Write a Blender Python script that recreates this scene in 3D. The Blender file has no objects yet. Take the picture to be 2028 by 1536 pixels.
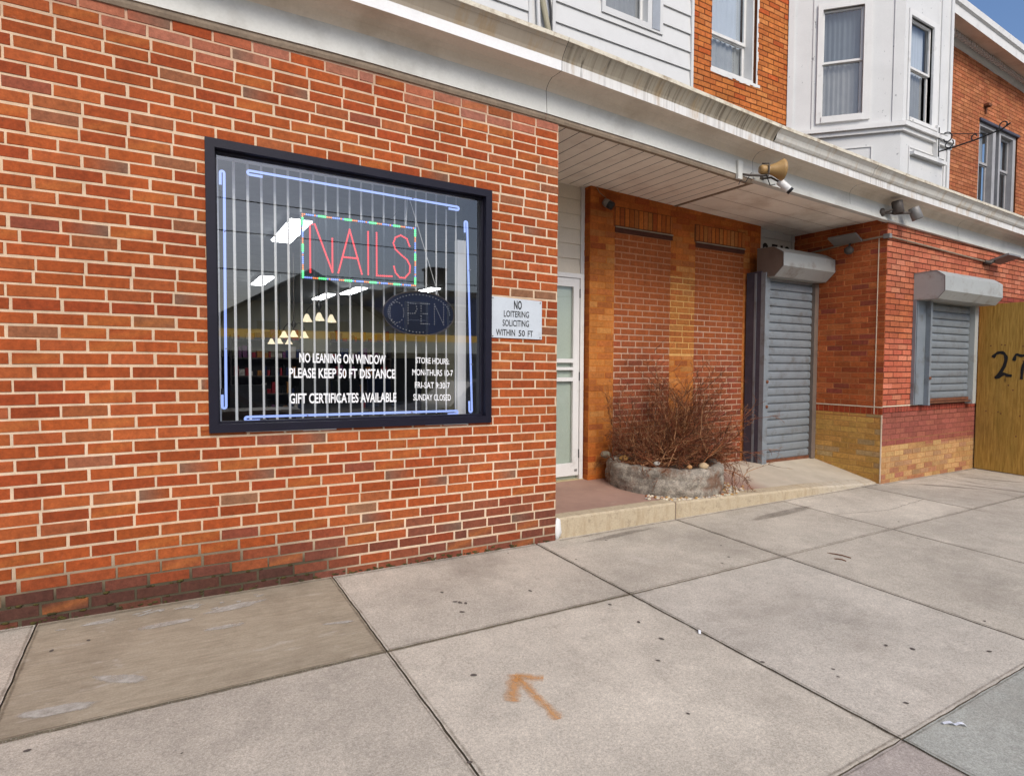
import bpy, math, random
from mathutils import Vector, Matrix, noise as mnoise
rnd = random.Random(11)
S = bpy.context.scene
COL = S.collection
PI = math.pi

# ------------------------------------------------------------------ colours
def lin(c):
    c /= 255.0
    return c / 12.92 if c <= 0.04045 else ((c + 0.055) / 1.055) ** 2.4
def C(r, g, b, k=0.72):
    return (lin(r) * k, lin(g) * k, lin(b) * k, 1.0)
def mixc(a, b, t):
    return tuple(a[i] * (1 - t) + b[i] * t for i in range(3)) + (1.0,)
def n3(x, y, z, s=1.0):
    return mnoise.noise(Vector((x * s, y * s, z * s)))

# ------------------------------------------------------------------ materials
class NT:
    def __init__(self, name):
        self.m = bpy.data.materials.new(name); self.m.use_nodes = True
        self.t = self.m.node_tree; self.t.nodes.clear()
        self.out = self.n('ShaderNodeOutputMaterial')
    def n(self, k, **kw):
        nd = self.t.nodes.new(k)
        for a, b in kw.items(): setattr(nd, a, b)
        return nd
    def l(self, a, b): self.t.links.new(a, b)
    def coord(self, scale=(1, 1, 1)):
        tc = self.n('ShaderNodeTexCoord'); mp = self.n('ShaderNodeMapping')
        mp.inputs['Scale'].default_value = scale
        self.l(tc.outputs['Object'], mp.inputs[0]); return mp.outputs[0]
    def noise(self, scale, detail=4, rough=0.6, vec=None, dist=0.0):
        nd = self.n('ShaderNodeTexNoise'); nd.inputs['Scale'].default_value = scale
        nd.inputs['Detail'].default_value = detail; nd.inputs['Roughness'].default_value = rough
        nd.inputs['Distortion'].default_value = dist
        if vec is None: vec = self.coord()
        self.l(vec, nd.inputs['Vector']); return nd.outputs[0]
    def ramp(self, fac, a, b, c0=0.0, c1=1.0):
        nd = self.n('ShaderNodeMapRange'); nd.inputs[1].default_value = a; nd.inputs[2].default_value = b
        nd.inputs[3].default_value = c0; nd.inputs[4].default_value = c1
        self.l(fac, nd.inputs[0]); return nd.outputs[0]
    def math(self, op, a, b):
        nd = self.n('ShaderNodeMath', operation=op)
        for i, v in enumerate((a, b)):
            if isinstance(v, (int, float)): nd.inputs[i].default_value = v
            else: self.l(v, nd.inputs[i])
        return nd.outputs[0]
    def mix(self, fac, a, b, mode='MIX'):
        nd = self.n('ShaderNodeMix', data_type='RGBA', blend_type=mode)
        for i, v in ((0, fac), (6, a), (7, b)):
            if isinstance(v, (int, float)): nd.inputs[i].default_value = v
            elif isinstance(v, tuple): nd.inputs[i].default_value = v
            else: self.l(v, nd.inputs[i])
        return nd.outputs[2]
    def gray(self, v):
        nd = self.n('ShaderNodeCombineColor')
        for i in range(3): self.l(v, nd.inputs[i])
        return nd.outputs[0]
    def sep(self):
        tc = self.n('ShaderNodeTexCoord'); s = self.n('ShaderNodeSeparateXYZ')
        self.l(tc.outputs['Object'], s.inputs[0]); return s.outputs
    def attr(self, name='bcol'):
        nd = self.n('ShaderNodeAttribute'); nd.attribute_name = name; return nd.outputs[0]
    def principled(self, col, rough=0.7, metal=0.0, spec=0.3, bump=None, bstr=0.3, bdist=0.003):
        p = self.n('ShaderNodeBsdfPrincipled')
        if isinstance(col, tuple): p.inputs['Base Color'].default_value = col
        else: self.l(col, p.inputs['Base Color'])
        if isinstance(rough, (int, float)): p.inputs['Roughness'].default_value = rough
        else: self.l(rough, p.inputs['Roughness'])
        p.inputs['Metallic'].default_value = metal
        p.inputs['Specular IOR Level'].default_value = spec
        if bump is not None:
            b = self.n('ShaderNodeBump'); b.inputs['Strength'].default_value = bstr
            b.inputs['Distance'].default_value = bdist
            self.l(bump, b.inputs['Height']); self.l(b.outputs[0], p.inputs['Normal'])
        self.l(p.outputs[0], self.out.inputs[0]); return p

def mat(name, col, rough=0.7, var=0.12, vs=5.0, fine=0.06, fs=90.0, bstr=0.15, metal=0.0, spec=0.3, dirt=None, attr=False):
    """plain surface: base colour times two scales of noise, optional dirt blotches"""
    t = NT(name)
    base = t.attr() if attr else col
    f = t.math('MULTIPLY', t.ramp(t.noise(vs, 5), 0.3, 0.7, 1 - var, 1 + var),
               t.ramp(t.noise(fs, 3), 0.3, 0.7, 1 - fine, 1 + fine))
    c = t.mix(1.0, base, t.gray(f), 'MULTIPLY')
    if dirt:
        dc, lo, hi, amt, ds = dirt
        c = t.mix(t.ramp(t.noise(ds, 6, 0.65), lo, hi, 0, amt), c, dc)
    t.principled(c, rough, metal, spec, t.noise(fs, 4), bstr)
    return t.m

def brick_mat(name, eff=0.25):
    t = NT(name)
    f = t.math('MULTIPLY', t.ramp(t.noise(30, 5, 0.72), 0.28, 0.72, 0.70, 1.28), t.ramp(t.noise(140, 3), 0.3, 0.7, 0.9, 1.1))
    c = t.mix(1.0, t.attr(), t.gray(f), 'MULTIPLY')
    c = t.mix(t.ramp(t.noise(55, 3, 0.7, dist=0.6), 0.66, 0.74, 0, 0.45), c, (0.10, 0.055, 0.035, 1))
    c = t.mix(t.ramp(t.noise(9, 7, 0.75, dist=0.8), 0.66, 0.80, 0, eff), c, (0.50, 0.36, 0.30, 1))
    c = t.mix(1.0, c, t.gray(t.math('MULTIPLY', t.ramp(t.noise(0.9, 5, 0.6), 0.3, 0.7, 0.86, 1.1), t.ramp(t.noise(1.0, 5, 0.7, vec=t.coord((5, 5, 0.6))), 0.35, 0.75, 1.06, 0.84))), 'MULTIPLY')
    t.principled(c, 0.85, 0, 0.2, t.noise(120, 4, 0.7), 0.5, 0.002)
    return t.m
def mortar_mat(name):
    t = NT(name)
    f = t.math('MULTIPLY', t.ramp(t.noise(14, 4), 0.3, 0.7, 0.86, 1.12), t.ramp(t.noise(200, 2), 0.3, 0.7, 0.9, 1.1))
    c = t.mix(1.0, t.attr(), t.gray(f), 'MULTIPLY')
    c = t.mix(1.0, c, t.gray(t.math('MULTIPLY', t.ramp(t.noise(0.9, 5, 0.6), 0.3, 0.7, 0.86, 1.1), t.ramp(t.noise(1.0, 5, 0.7, vec=t.coord((5, 5, 0.6))), 0.35, 0.75, 1.06, 0.84))), 'MULTIPLY')
    t.principled(c, 0.95, 0, 0.1, t.noise(220, 3), 0.6, 0.002)
    return t.m

def concrete_mat(name):
    t = NT(name)
    c = t.attr()
    big = t.ramp(t.noise(1.3, 6, 0.6), 0.3, 0.7, 0.80, 1.15)
    mid = t.ramp(t.noise(9, 5, 0.65), 0.3, 0.7, 0.91, 1.09)
    fin = t.ramp(t.noise(75, 4, 0.8), 0.3, 0.7, 0.76, 1.24)
    grn = t.ramp(t.noise(190, 2, 0.8), 0.3, 0.7, 0.74, 1.26)
    f = t.math('MULTIPLY', t.math('MULTIPLY', big, mid), t.math('MULTIPLY', fin, grn))
    c = t.mix(1.0, c, t.gray(f), 'MULTIPLY')
    v = t.n('ShaderNodeTexVoronoi'); v.inputs['Scale'].default_value = 95
    t.l(t.coord(), v.inputs['Vector'])
    hue = t.ramp(v.outputs['Distance'], 0.0, 0.35, 0.34, 0.0)
    c = t.mix(hue, c, (0.62, 0.57, 0.50, 1))
    v2 = t.n('ShaderNodeTexVoronoi'); v2.inputs['Scale'].default_value = 60
    t.l(t.coord((1, 1, 0.3)), v2.inputs['Vector'])
    c = t.mix(t.ramp(v2.outputs['Distance'], 0.0, 0.16, 0.40, 0.0), c, (0.14, 0.115, 0.095, 1))
    c = t.mix(t.ramp(t.noise(0.8, 6, 0.7, dist=0.5), 0.52, 0.72, 0, 0.42), c, (0.20, 0.165, 0.13, 1))
    c = t.mix(t.ramp(t.noise(3.2, 7, 0.75, dist=1.2), 0.60, 0.74, 0, 0.30), c, (0.17, 0.14, 0.11, 1))
    c = t.mix(t.ramp(t.noise(2.1, 6, 0.7, dist=0.8, vec=t.coord((1, 1, 7))), 0.62, 0.76, 0, 0.30), c, (0.55, 0.50, 0.45, 1))
    t.principled(c, 0.93, 0, 0.15, t.noise(170, 4, 0.75), 0.55, 0.003)
    return t.m

def brown_slab_mat(name):
    t = NT(name)
    st = t.noise(7, 7, 0.75, vec=t.coord((0.8, 5.5, 1)), dist=1.1)
    c = t.mix(t.ramp(st, 0.3, 0.7), (0.28, 0.235, 0.165, 1), (0.44, 0.38, 0.285, 1))
    c = t.mix(t.ramp(t.noise(2.2, 6, 0.7), 0.45, 0.75, 0, 0.7), c, (0.17, 0.135, 0.095, 1))
    c = t.mix(t.ramp(t.noise(120, 3, 0.7), 0.35, 0.7, 0, 0.35), c, (0.17, 0.13, 0.085, 1))
    c = t.mix(t.ramp(t.noise(5, 7, 0.7, dist=1.0, vec=t.coord((0.7, 2.2, 1))), 0.60, 0.68, 0, 0.45), c, (0.50, 0.46, 0.40, 1))
    t.principled(c, 0.9, 0, 0.2, t.noise(90, 4), 0.35, 0.003)
    return t.m

def gutter_mat(name, base, amount):
    """painted sheet metal with run-down stains below the lip"""
    t = NT(name); s = t.sep()
    st = t.noise(1.0, 5, 0.7, vec=t.coord((34, 1.2, 0.6)))
    zone = t.noise(0.55, 3, 0.5, vec=t.coord((1.6, 0, 0)))
    k = t.math('MULTIPLY', t.ramp(st, 0.47, 0.60), t.ramp(zone, 0.38, 0.55, 0.15, 1))
    c = t.mix(t.ramp(t.noise(6, 5), 0.3, 0.7, 0, 0.35), base, mixc(base, (0.30, 0.24, 0.16, 1), 0.5))
    c = t.mix(t.math('MULTIPLY', k, amount * .75), c, (0.11, 0.08, 0.05, 1))
    s2 = t.noise(1.0, 6, 0.75, vec=t.coord((9, 1.5, 1.2)), dist=.3)
    c = t.mix(t.math('MULTIPLY', t.ramp(s2, 0.60, 0.68), amount * .85), c, (0.035, 0.025, 0.016, 1))
    ye = t.noise(3, 5, 0.7, vec=t.coord((3, 1, 1)))
    c = t.mix(t.ramp(ye, 0.52, 0.66, 0, 0.5), c, (0.42, 0.28, 0.13, 1))
    t.principled(c, 0.5, 0, 0.4, t.noise(40, 3), 0.05)
    return t.m

def ply_mat(name):
    t = NT(name)
    g = t.noise(4, 7, 0.65, vec=t.coord((1, 14, 0.9)), dist=0.7)
    c = t.mix(t.ramp(g, 0.3, 0.7), (0.24, 0.13, 0.022, 1), (0.54, 0.32, 0.075, 1))
    c = t.mix(t.ramp(t.noise(1.6, 5, 0.6, vec=t.coord((1, 3, 0.7))), 0.5, 0.8, 0, 0.55), c, (0.22, 0.155, 0.03, 1))
    c = t.mix(t.ramp(t.noise(12, 6, 0.75, vec=t.coord((1, 6, 0.8)), dist=1.5), 0.60, 0.72, 0, 0.55), c, (0.09, 0.05, 0.012, 1))
    c = t.mix(t.ramp(t.noise(0.9, 6, 0.7, vec=t.coord((1, 1.4, 0.8))), 0.48, 0.68, 0, 0.5), c, (0.16, 0.10, 0.03, 1))
    vk = t.n('ShaderNodeTexVoronoi'); vk.inputs['Scale'].default_value = 3.0; t.l(t.coord((1, 1.6, .7)), vk.inputs['Vector'])
    c = t.mix(t.ramp(vk.outputs['Distance'], .03, .10, .75, 0), c, (0.07, 0.035, 0.012, 1))
    t.principled(c, 0.75, 0, 0.2, g, 0.25)
    return t.m

def emit(name, col, s):
    t = NT(name); e = t.n('ShaderNodeEmission'); e.inputs[0].default_value = col; e.inputs[1].default_value = s
    t.l(e.outputs[0], t.out.inputs[0]); return t.m

def glass(name, ior=1.65, tint=(0.95, 0.97, 0.97, 1)):
    t = NT(name)
    fr = t.n('ShaderNodeFresnel'); ge = t.n('ShaderNodeNewGeometry')   # one sheet: same reflectance from both sides
    t.l(t.ramp(ge.outputs['Backfacing'], 0, 1, ior, 1 / ior), fr.inputs[0])
    tr = t.n('ShaderNodeBsdfTransparent'); tr.inputs[0].default_value = tint
    gl = t.n('ShaderNodeBsdfGlossy'); gl.inputs[1].default_value = 0.004
    b = t.n('ShaderNodeBump'); b.inputs['Strength'].default_value = 0.015; b.inputs['Distance'].default_value = 0.02
    t.l(t.noise(1.2, 1), b.inputs['Height']); t.l(b.outputs[0], gl.inputs['Normal'])
    mx = t.n('ShaderNodeMixShader')
    t.l(fr.outputs[0], mx.inputs[0]); t.l(tr.outputs[0], mx.inputs[1]); t.l(gl.outputs[0], mx.inputs[2])
    t.l(mx.outputs[0], t.out.inputs[0]); return t.m

def decal_mat(name, col, scale=14, lo=0.40, hi=0.55, rough=0.9, amax=1.0):
    """worn paint / smear: its own colour, broken up by noise so the concrete shows through"""
    t = NT(name)
    p = t.n('ShaderNodeBsdfPrincipled'); p.inputs['Base Color'].default_value = col; p.inputs['Roughness'].default_value = rough
    tr = t.n('ShaderNodeBsdfTransparent'); mx = t.n('ShaderNodeMixShader')
    at = t.n('ShaderNodeAttribute'); at.attribute_name = 'bcol'
    k = t.math('ADD', t.noise(scale, 6, 0.75), t.ramp(at.outputs[2], 0, 1, -0.35, 0.22))
    t.l(t.ramp(k, lo, hi, 0, amax), mx.inputs[0]); t.l(tr.outputs[0], mx.inputs[1]); t.l(p.outputs[0], mx.inputs[2])
    t.l(mx.outputs[0], t.out.inputs[0]); return t.m

# ------------------------------------------------------------------ mesh builder
BASE = {}
class MB:
    def __init__(s): s.v = []; s.f = []; s.m = []; s.c = []; s.s = []
    def add(s, vs, fs, mat=0, col=None, smooth=False):
        o = len(s.v)
        for i, p in enumerate(vs):
            s.v.append(tuple(p))
            s.c.append((1, 1, 1, 1) if col is None else (col[i] if isinstance(col, list) else col))
        for f in fs: s.f.append(tuple(o + i for i in f)); s.m.append(mat); s.s.append(smooth)
    def quad(s, a, b, c, d, mat=0, col=None): s.add([a, b, c, d], [(0, 1, 2, 3)], mat, col)
    def hexa(s, p, mat=0, col=None):
        s.add(p, [(0, 3, 2, 1), (4, 5, 6, 7), (0, 1, 5, 4), (1, 2, 6, 5), (2, 3, 7, 6), (3, 0, 4, 7)], mat, col)
    def box(s, x0, x1, y0, y1, z0, z1, mat=0, col=None):
        s.hexa([(x0, y0, z0), (x1, y0, z0), (x1, y1, z0), (x0, y1, z0), (x0, y0, z1), (x1, y0, z1), (x1, y1, z1), (x0, y1, z1)], mat, col)
    def fbox(s, fr, u0, u1, v0, v1, d0, d1, mat=0, col=None):
        P = fr.p
        s.hexa([P(u0, v0, d1), P(u1, v0, d1), P(u1, v0, d0), P(u0, v0, d0), P(u0, v1, d1), P(u1, v1, d1), P(u1, v1, d0), P(u0, v1, d0)], mat, col)
    def tube(s, pts, r, n=8, mat=0, col=None, caps=True, smooth=True):
        pts = [Vector(p) for p in pts]; rs = r if isinstance(r, list) else [r] * len(pts)
        vs = []; fs = []; up = None
        for i, p in enumerate(pts):
            d = (pts[min(i + 1, len(pts) - 1)] - pts[max(i - 1, 0)])
            if d.length < 1e-9: d = Vector((0, 0, 1))
            d.normalize()
            if up is None:
                up = Vector((0, 0, 1)) if abs(d.z) < 0.9 else Vector((1, 0, 0))
            a = d.cross(up)
            if a.length < 1e-6: a = d.cross(Vector((0.3, 1, 0.2)))
            a.normalize(); b = a.cross(d); up = b
            for k in range(n):
                t = 2 * PI * k / n; vs.append(p + (a * math.cos(t) + b * math.sin(t)) * rs[i])
        for i in range(len(pts) - 1):
            for k in range(n):
                k2 = (k + 1) % n; fs.append((i * n + k, i * n + k2, (i + 1) * n + k2, (i + 1) * n + k))
        s.add(vs, fs, mat, col, smooth)
        if caps and n > 2:
            s.add(vs[:n], [tuple(range(n))], mat, col); s.add(vs[-n:], [tuple(reversed(range(n)))], mat, col)
    def lathe(s, prof, o, axis, n=16, mat=0, col=None, smooth=True, caps=(False, False)):
        o = Vector(o); ax = Vector(axis).normalized()
        a = ax.cross(Vector((0, 0, 1)) if abs(ax.z) < 0.9 else Vector((1, 0, 0))).normalized(); b = ax.cross(a)
        vs = []; fs = []
        for r, h in prof:
            for k in range(n):
                t = 2 * PI * k / n; vs.append(o + ax * h + (a * math.cos(t) + b * math.sin(t)) * r)
        for i in range(len(prof) - 1):
            for k in range(n):
                k2 = (k + 1) % n; fs.append((i * n + k, i * n + k2, (i + 1) * n + k2, (i + 1) * n + k))
        s.add(vs, fs, mat, col, smooth)
        if caps[0]: s.add(vs[:n], [tuple(range(n))], mat, col)
        if caps[1]: s.add(vs[-n:], [tuple(range(n))], mat, col)
    def ico(s, c, r, mat=0, col=None):
        x, y, z = c
        s.add([(x + r, y, z), (x - r, y, z), (x, y + r, z), (x, y - r, z), (x, y, z + r), (x, y, z - r)],
              [(0, 2, 4), (2, 1, 4), (1, 3, 4), (3, 0, 4), (2, 0, 5), (1, 2, 5), (3, 1, 5), (0, 3, 5)], mat, col, True)
    def stone(s, c, r, mat=0, col=None, sq=(1, 1, 0.7), seed=0):
        vs = []; fs = []; nu, nv = 8, 5
        for j in range(nv + 1):
            th = PI * j / nv
            for i in range(nu):
                ph = 2 * PI * i / nu
                d = Vector((math.sin(th) * math.cos(ph), math.sin(th) * math.sin(ph), math.cos(th)))
                k = r * (1 + 0.35 * mnoise.noise(d * 1.3 + Vector((seed * 3.1, seed * 1.7, seed))))
                vs.append((c[0] + d.x * k * sq[0], c[1] + d.y * k * sq[1], c[2] + d.z * k * sq[2]))
        for j in range(nv):
            for i in range(nu):
                fs.append((j * nu + i, j * nu + (i + 1) % nu, (j + 1) * nu + (i + 1) % nu, (j + 1) * nu + i))
        s.add(vs, fs, mat, col, True)
    def build(s, name, mats, parent=None, base=None, colour=False):
        if not isinstance(mats, (list, tuple)): mats = [mats]
        b = Vector(base) if base is not None else (BASE[parent.name] if parent is not None else Vector((0, 0, 0)))
        me = bpy.data.meshes.new(name)
        me.from_pydata([(p[0] - b.x, p[1] - b.y, p[2] - b.z) for p in s.v], [], s.f)
        for m in mats: me.materials.append(m)
        me.polygons.foreach_set('material_index', s.m)
        me.polygons.foreach_set('use_smooth', s.s)
        if colour:
            a = me.color_attributes.new('bcol', 'FLOAT_COLOR', 'POINT')
            a.data.foreach_set('color', [x for c in s.c for x in c])
        me.update()
        o = bpy.data.objects.new(name, me); COL.objects.link(o)
        if parent is not None: o.parent = parent
        else: o.location = b
        BASE[o.name] = b
        return o

class FR:
    """facade frame: u along the wall, v up, d outward"""
    def __init__(s, o, u, n): s.o = Vector(o); s.u = Vector(u).normalized(); s.n = Vector(n).normalized()
    def p(s, u, v, d=0.0): return s.o + s.u * u + Vector((0, 0, v)) + s.n * d

def tag(o, label=None, cat=None, group=None, kind=None):
    if label: o['label'] = label
    if cat: o['category'] = cat
    if group: o['group'] = group
    if kind: o['kind'] = kind
    return o
def thing(name, label, cat, loc, group=None):
    o = bpy.data.objects.new(name, None); COL.objects.link(o); o.location = loc; o.empty_display_size = 0.1
    BASE[o.name] = Vector(loc); return tag(o, label, cat, group)

def subtract(r, holes):
    out = [r]
    for h in holes:
        nx = []
        for (a, b, c, d) in out:
            if h[0] >= b or h[1] <= a or h[2] >= d or h[3] <= c: nx.append((a, b, c, d)); continue
            if c < h[2]: nx.append((a, b, c, h[2]))
            if d > h[3]: nx.append((a, b, h[3], d))
            c2, d2 = max(c, h[2]), min(d, h[3])
            if a < h[0]: nx.append((a, h[0], c2, d2))
            if b > h[1]: nx.append((h[1], b, c2, d2))
        out = nx
    return out

def brickwork(mb, fr, u0, u1, v0, v1, colf, mortf, holes=(), course=0.0665, blen=0.2032, joint=0.0105, proud=0.003,
              zoff=None, odd=0.0, shift=0.0, vbase=None, jit=0.003, soldier=False, cell=0.25, mortar=True, edge=0.0):
    zf = zoff or (lambda u, v: 0.0)
    def P(u, v, d): return fr.p(u, v + zf(u, v), d)
    if mortar:
        for (a, b, c, d) in subtract((u0, u1, v0, v1), holes):
            nu = max(1, int((b - a) / cell)); nv = max(1, int((d - c) / (cell * 0.5)))
            for i in range(nu):
                for j in range(nv):
                    q = [(a + (b - a) * (i + x) / nu, c + (d - c) * (j + y) / nv) for x, y in ((0, 0), (1, 0), (1, 1), (0, 1))]
                    mb.add([P(x, y, 0) for x, y in q], [(0, 1, 2, 3)], 1, [mortf(x, y) for x, y in q])
    if soldier: rows = [(v0, v1)]
    else:
        vb = v0 if vbase is None else vbase
        i0 = math.floor((v0 - vb) / course); rows = []
        i = i0
        while vb + i * course < v1:
            rows.append((vb + i * course, vb + (i + 1) * course)); i += 1
    hj = joint / 2
    for ri, (ra, rb) in enumerate(rows):
        idx = round((ra - (v0 if vbase is None else vbase)) / course)
        u = u0 - blen * (1.0 if idx % 2 else 0.5) - blen + shift + (idx % 3 - 1) * 0.008
        wob = rnd.uniform(-jit, jit) * 0.5
        while u < u1:
            L = blen
            if soldier: L = course
            elif rnd.random() < odd: L = blen * rnd.choice((0.5, 0.75, 1.25, 1.5))
            a, b = u + hj, u + L - hj; u += L
            a += rnd.uniform(-jit, jit) * 0.6; b += rnd.uniform(-jit, jit) * 0.6
            a, b = max(a, u0 + edge), min(b, u1 - edge)
            c, d = max(ra + hj, v0) + wob, min(rb - hj, v1) + wob
            if b - a < 0.015 or d - c < 0.012: continue
            col = colf((a + b) / 2, (c + d) / 2)
            for (a2, b2, c2, d2) in subtract((a, b, c, d), holes):
                if b2 - a2 < 0.015 or d2 - c2 < 0.012: continue
                pr = proud + rnd.uniform(-0.0012, 0.0012); e = 0.0022
                cc = col if isinstance(col, list) else [col] * 4
                q = [(a2, c2), (b2, c2), (b2, d2), (a2, d2)]
                jj = lambda: rnd.uniform(-.0011, .0011)
                q = [(a_ + jj(), b_ + jj()) for a_, b_ in q]
                qi = [(a2 + e + jj(), c2 + e + jj()), (b2 - e + jj(), c2 + e + jj()), (b2 - e + jj(), d2 - e + jj()), (a2 + e + jj(), d2 - e + jj())]
                tl = rnd.uniform(-0.0012, 0.0012)
                mb.add([P(x, y, -0.001) for x, y in q] + [P(x, y, pr + (tl if k in (1, 2) else -tl)) for k, (x, y) in enumerate(qi)],
                       [(4, 5, 6, 7), (0, 1, 5, 4), (1, 2, 6, 5), (2, 3, 7, 6), (3, 0, 4, 7)], 0, cc + cc)

def pick(pal):
    r = rnd.random(); t = 0
    for w, c in pal:
        t += w
        if r < t: break
    k = rnd.uniform(0.86, 1.12)
    return (c[0] * k, c[1] * k * rnd.uniform(0.95, 1.05), c[2] * k, 1)

def text_geo(txt, bold=0.012):
    cu = bpy.data.curves.new('t', 'FONT'); cu.body = txt; cu.offset = bold; cu.resolution_u = 3
    ob = bpy.data.objects.new('t', cu); COL.objects.link(ob)
    dg = bpy.context.evaluated_depsgraph_get(); dg.update()
    me = bpy.data.meshes.new_from_object(ob.evaluated_get(dg))
    vs = [(v.co.x, v.co.y) for v in me.vertices]; fs = [tuple(p.vertices) for p in me.polygons]
    bpy.data.objects.remove(ob); bpy.data.curves.remove(cu); bpy.data.meshes.remove(me)
    x0 = min(v[0] for v in vs); x1 = max(v[0] for v in vs); y0 = min(v[1] for v in vs); y1 = max(v[1] for v in vs)
    return [((x - x0) / (x1 - x0), (y - y0) / (y1 - y0)) for x, y in vs], fs
def put_text(mb, txt, fr, u0, u1, v0, v1, d=0.001, mat=0, bold=0.012, dv=0.0):
    vs, fs = text_geo(txt, bold)
    mb.add([fr.p(u0 + (u1 - u0) * x, v0 + (v1 - v0) * y + dv * x, d) for x, y in vs], fs, mat)

def lerp_table(tab):
    def f(x):
        if x <= tab[0][0]: return tab[0][1]
        for (a, b), (c, d) in zip(tab, tab[1:]):
            if x <= c: return b + (d - b) * (x - a) / (c - a)
        return tab[-1][1]
    return f
# the old row has settled: the ground and the eaves line are not level
gz0 = lambda x: -0.107 - 0.0155 * x if x < 2.6 else -0.1473 - 0.005 * (x - 2.6)
gz = lambda x, y: gz0(x) + 0.03 * y
dz = lerp_table([(-4, 0.02), (0, 0.02), (1.07, 0.028), (1.72, 0.014), (2.52, 0), (3.48, -0.036), (4.89, -0.107), (7.15, -0.183), (11, -0.272), (15, -0.35)])
settle = lambda u, v: -0.0125 * max(0, min(u, 2.7))

# ------------------------------------------------------------------ material instances
MBRK = brick_mat('weathered_brick', 0.30); MMOR = mortar_mat('mortar')
MBRK2 = brick_mat('brick_clean', 0.10)
MCON = concrete_mat('sidewalk_concrete'); MBROWN = brown_slab_mat('brown_trowelled_concrete')
MWHITE = mat('white_paint', C(232, 231, 228, 0.84), 0.55, 0.05, 3, 0.03, dirt=(C(150, 140, 125), 0.58, 0.75, 0.35, 5))
MSIDE = mat('white_siding', C(228, 228, 226, 0.80), 0.5, 0.04, 2, 0.02, bstr=0.05, dirt=(C(175, 172, 168), 0.5, 0.8, 0.35, 2))
MPEEL = mat('peeling_white_paint', C(228, 228, 226, 0.80), 0.6, 0.05, 3, 0.03, dirt=(C(120, 122, 128), 0.655, 0.675, 0.8, 13))
MFASC = mat('fascia_paint', C(212, 212, 206, 0.88), 0.55, 0.07, 1.5, 0.04, 60, 0.08, dirt=(C(150, 142, 128), 0.52, 0.78, 0.5, 2.2))
MUNDER = mat('eaves_underside', (.70, .62, .52, 1), 0.6, 0.08, 1.5, 0.04, 60, 0.06, dirt=(C(180, 155, 125), 0.5, 0.75, 0.5, 2))
MGUT1 = gutter_mat('stained_gutter', C(200, 190, 170, 0.72), 1.0)
MGUT2 = gutter_mat('gutter_white', C(226, 224, 216, 0.85), 0.25)
MDRIP = mat('drip_edge', C(236, 236, 236, 0.92), 0.5, 0.05, 6, 0.03, dirt=(C(165, 150, 120), 0.6, 0.78, 0.4, 7))
MBOARD = mat('soffit_boards', (.92, .86, .76, 1), 0.6, 0.08, 2, 0.03, dirt=(C(190, 155, 125), 0.5, 0.8, 0.4, 2.5))
MDARK = mat('dark_gap', (0.03, 0.025, 0.02, 1), 0.9)
MSTRIP = mat('grey_wood_strip', C(160, 142, 122), 0.85, 0.2, 8, 0.12, 60, 0.3)
MNAVY = mat('navy_frame_paint', (0.008, 0.007, 0.016, 1), 0.5, 0.15, 6, 0.05, spec=0.25)
MGLASS = glass('shop_glass', 2.15, (.95, .96, .96, 1))
MGLASS2 = glass('house_glass', 1.9)
_t = NT('blind_slat'); _d = _t.n('ShaderNodeBsdfDiffuse'); _d.inputs[0].default_value = (.84, .84, .81, 1); _r = _t.n('ShaderNodeBsdfTranslucent'); _r.inputs[0].default_value = (.84, .84, .81, 1)
_m = _t.n('ShaderNodeMixShader'); _m.inputs[0].default_value = .12; _t.l(_d.outputs[0], _m.inputs[1]); _t.l(_r.outputs[0], _m.inputs[2]); _t.l(_m.outputs[0], _t.out.inputs[0]); MBLIND = _t.m
MSHADE = mat('window_shade', (.46, .50, .56, 1), 0.8, 0.05, 3, 0.02)
MSHADED = mat('window_screen', (.26, .26, .26, 1), 0.8, 0.08, 5, 0.03)
MROOM = mat('room_wall', C(120, 122, 124), 0.9)
MROOMD = mat('room_dark', (0.03, 0.03, 0.034, 1), 0.8)
MDOORG = mat('door_panel_green_grey', (.42, .47, .40, 1), 0.4, 0.04, 3)
MSHUT = mat('galvanised_shutter', C(146, 154, 160, 0.72), 0.45, 0.10, 4, 0.05, 70, 0.08, metal=0.15, dirt=(C(112, 106, 100), 0.52, 0.7, 0.6, 7))
MHOUS = mat('shutter_box', C(178, 180, 176, 0.85), 0.5, 0.08, 3, 0.04, metal=0.1, dirt=(C(130, 112, 92), 0.52, 0.72, 0.6, 6))
MHOUSB = mat('shutter_box_brown', C(122, 108, 98, 0.8), 0.55, 0.12, 3, 0.05, dirt=(C(90, 75, 62), 0.5, 0.8, 0.5, 5))
MRUST = mat('rusty_steel', C(125, 78, 55), 0.9, 0.3, 14, 0.15, 80, 0.4)
MPOST = mat('dark_steel_post', C(82, 80, 92), 0.5, 0.15, 6, 0.06)
MGREYM = mat('grey_metal', C(150, 148, 145), 0.5, 0.1, 5, 0.05, metal=0.2)
MBLACK = mat('black_plastic', (0.02, 0.02, 0.022, 1), 0.4)
MBRONZE = mat('bronze_fixture', C(88, 80, 74), 0.5)
MHORN = mat('horn_tan', C(184, 148, 96, 0.75), 0.45, 0.12, 8, 0.05, dirt=(C(120, 85, 45), 0.55, 0.75, 0.5, 9))
MPLY = ply_mat('treated_plywood')
MSPRAY = mat('spray_paint', (0.012, 0.012, 0.012, 1), 0.7)
MNEON = emit('neon_blue', (0.34, 0.46, 1.0, 1), 0.8)
MRED = emit('led_red', (1.0, 0.07, 0.08, 1), 1.0)
MGRN = emit('led_green', (0.14, 1.0, 0.30, 1), 1.2)
MBLU = emit('led_blue', (0.20, 0.32, 1.0, 1), 1.3)
MORG = emit('led_orange', (1.0, 0.30, 0.10, 1), 1.0)
MLED0 = mat('led_unlit', (.55, .55, .56, 1), 0.3)
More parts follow.
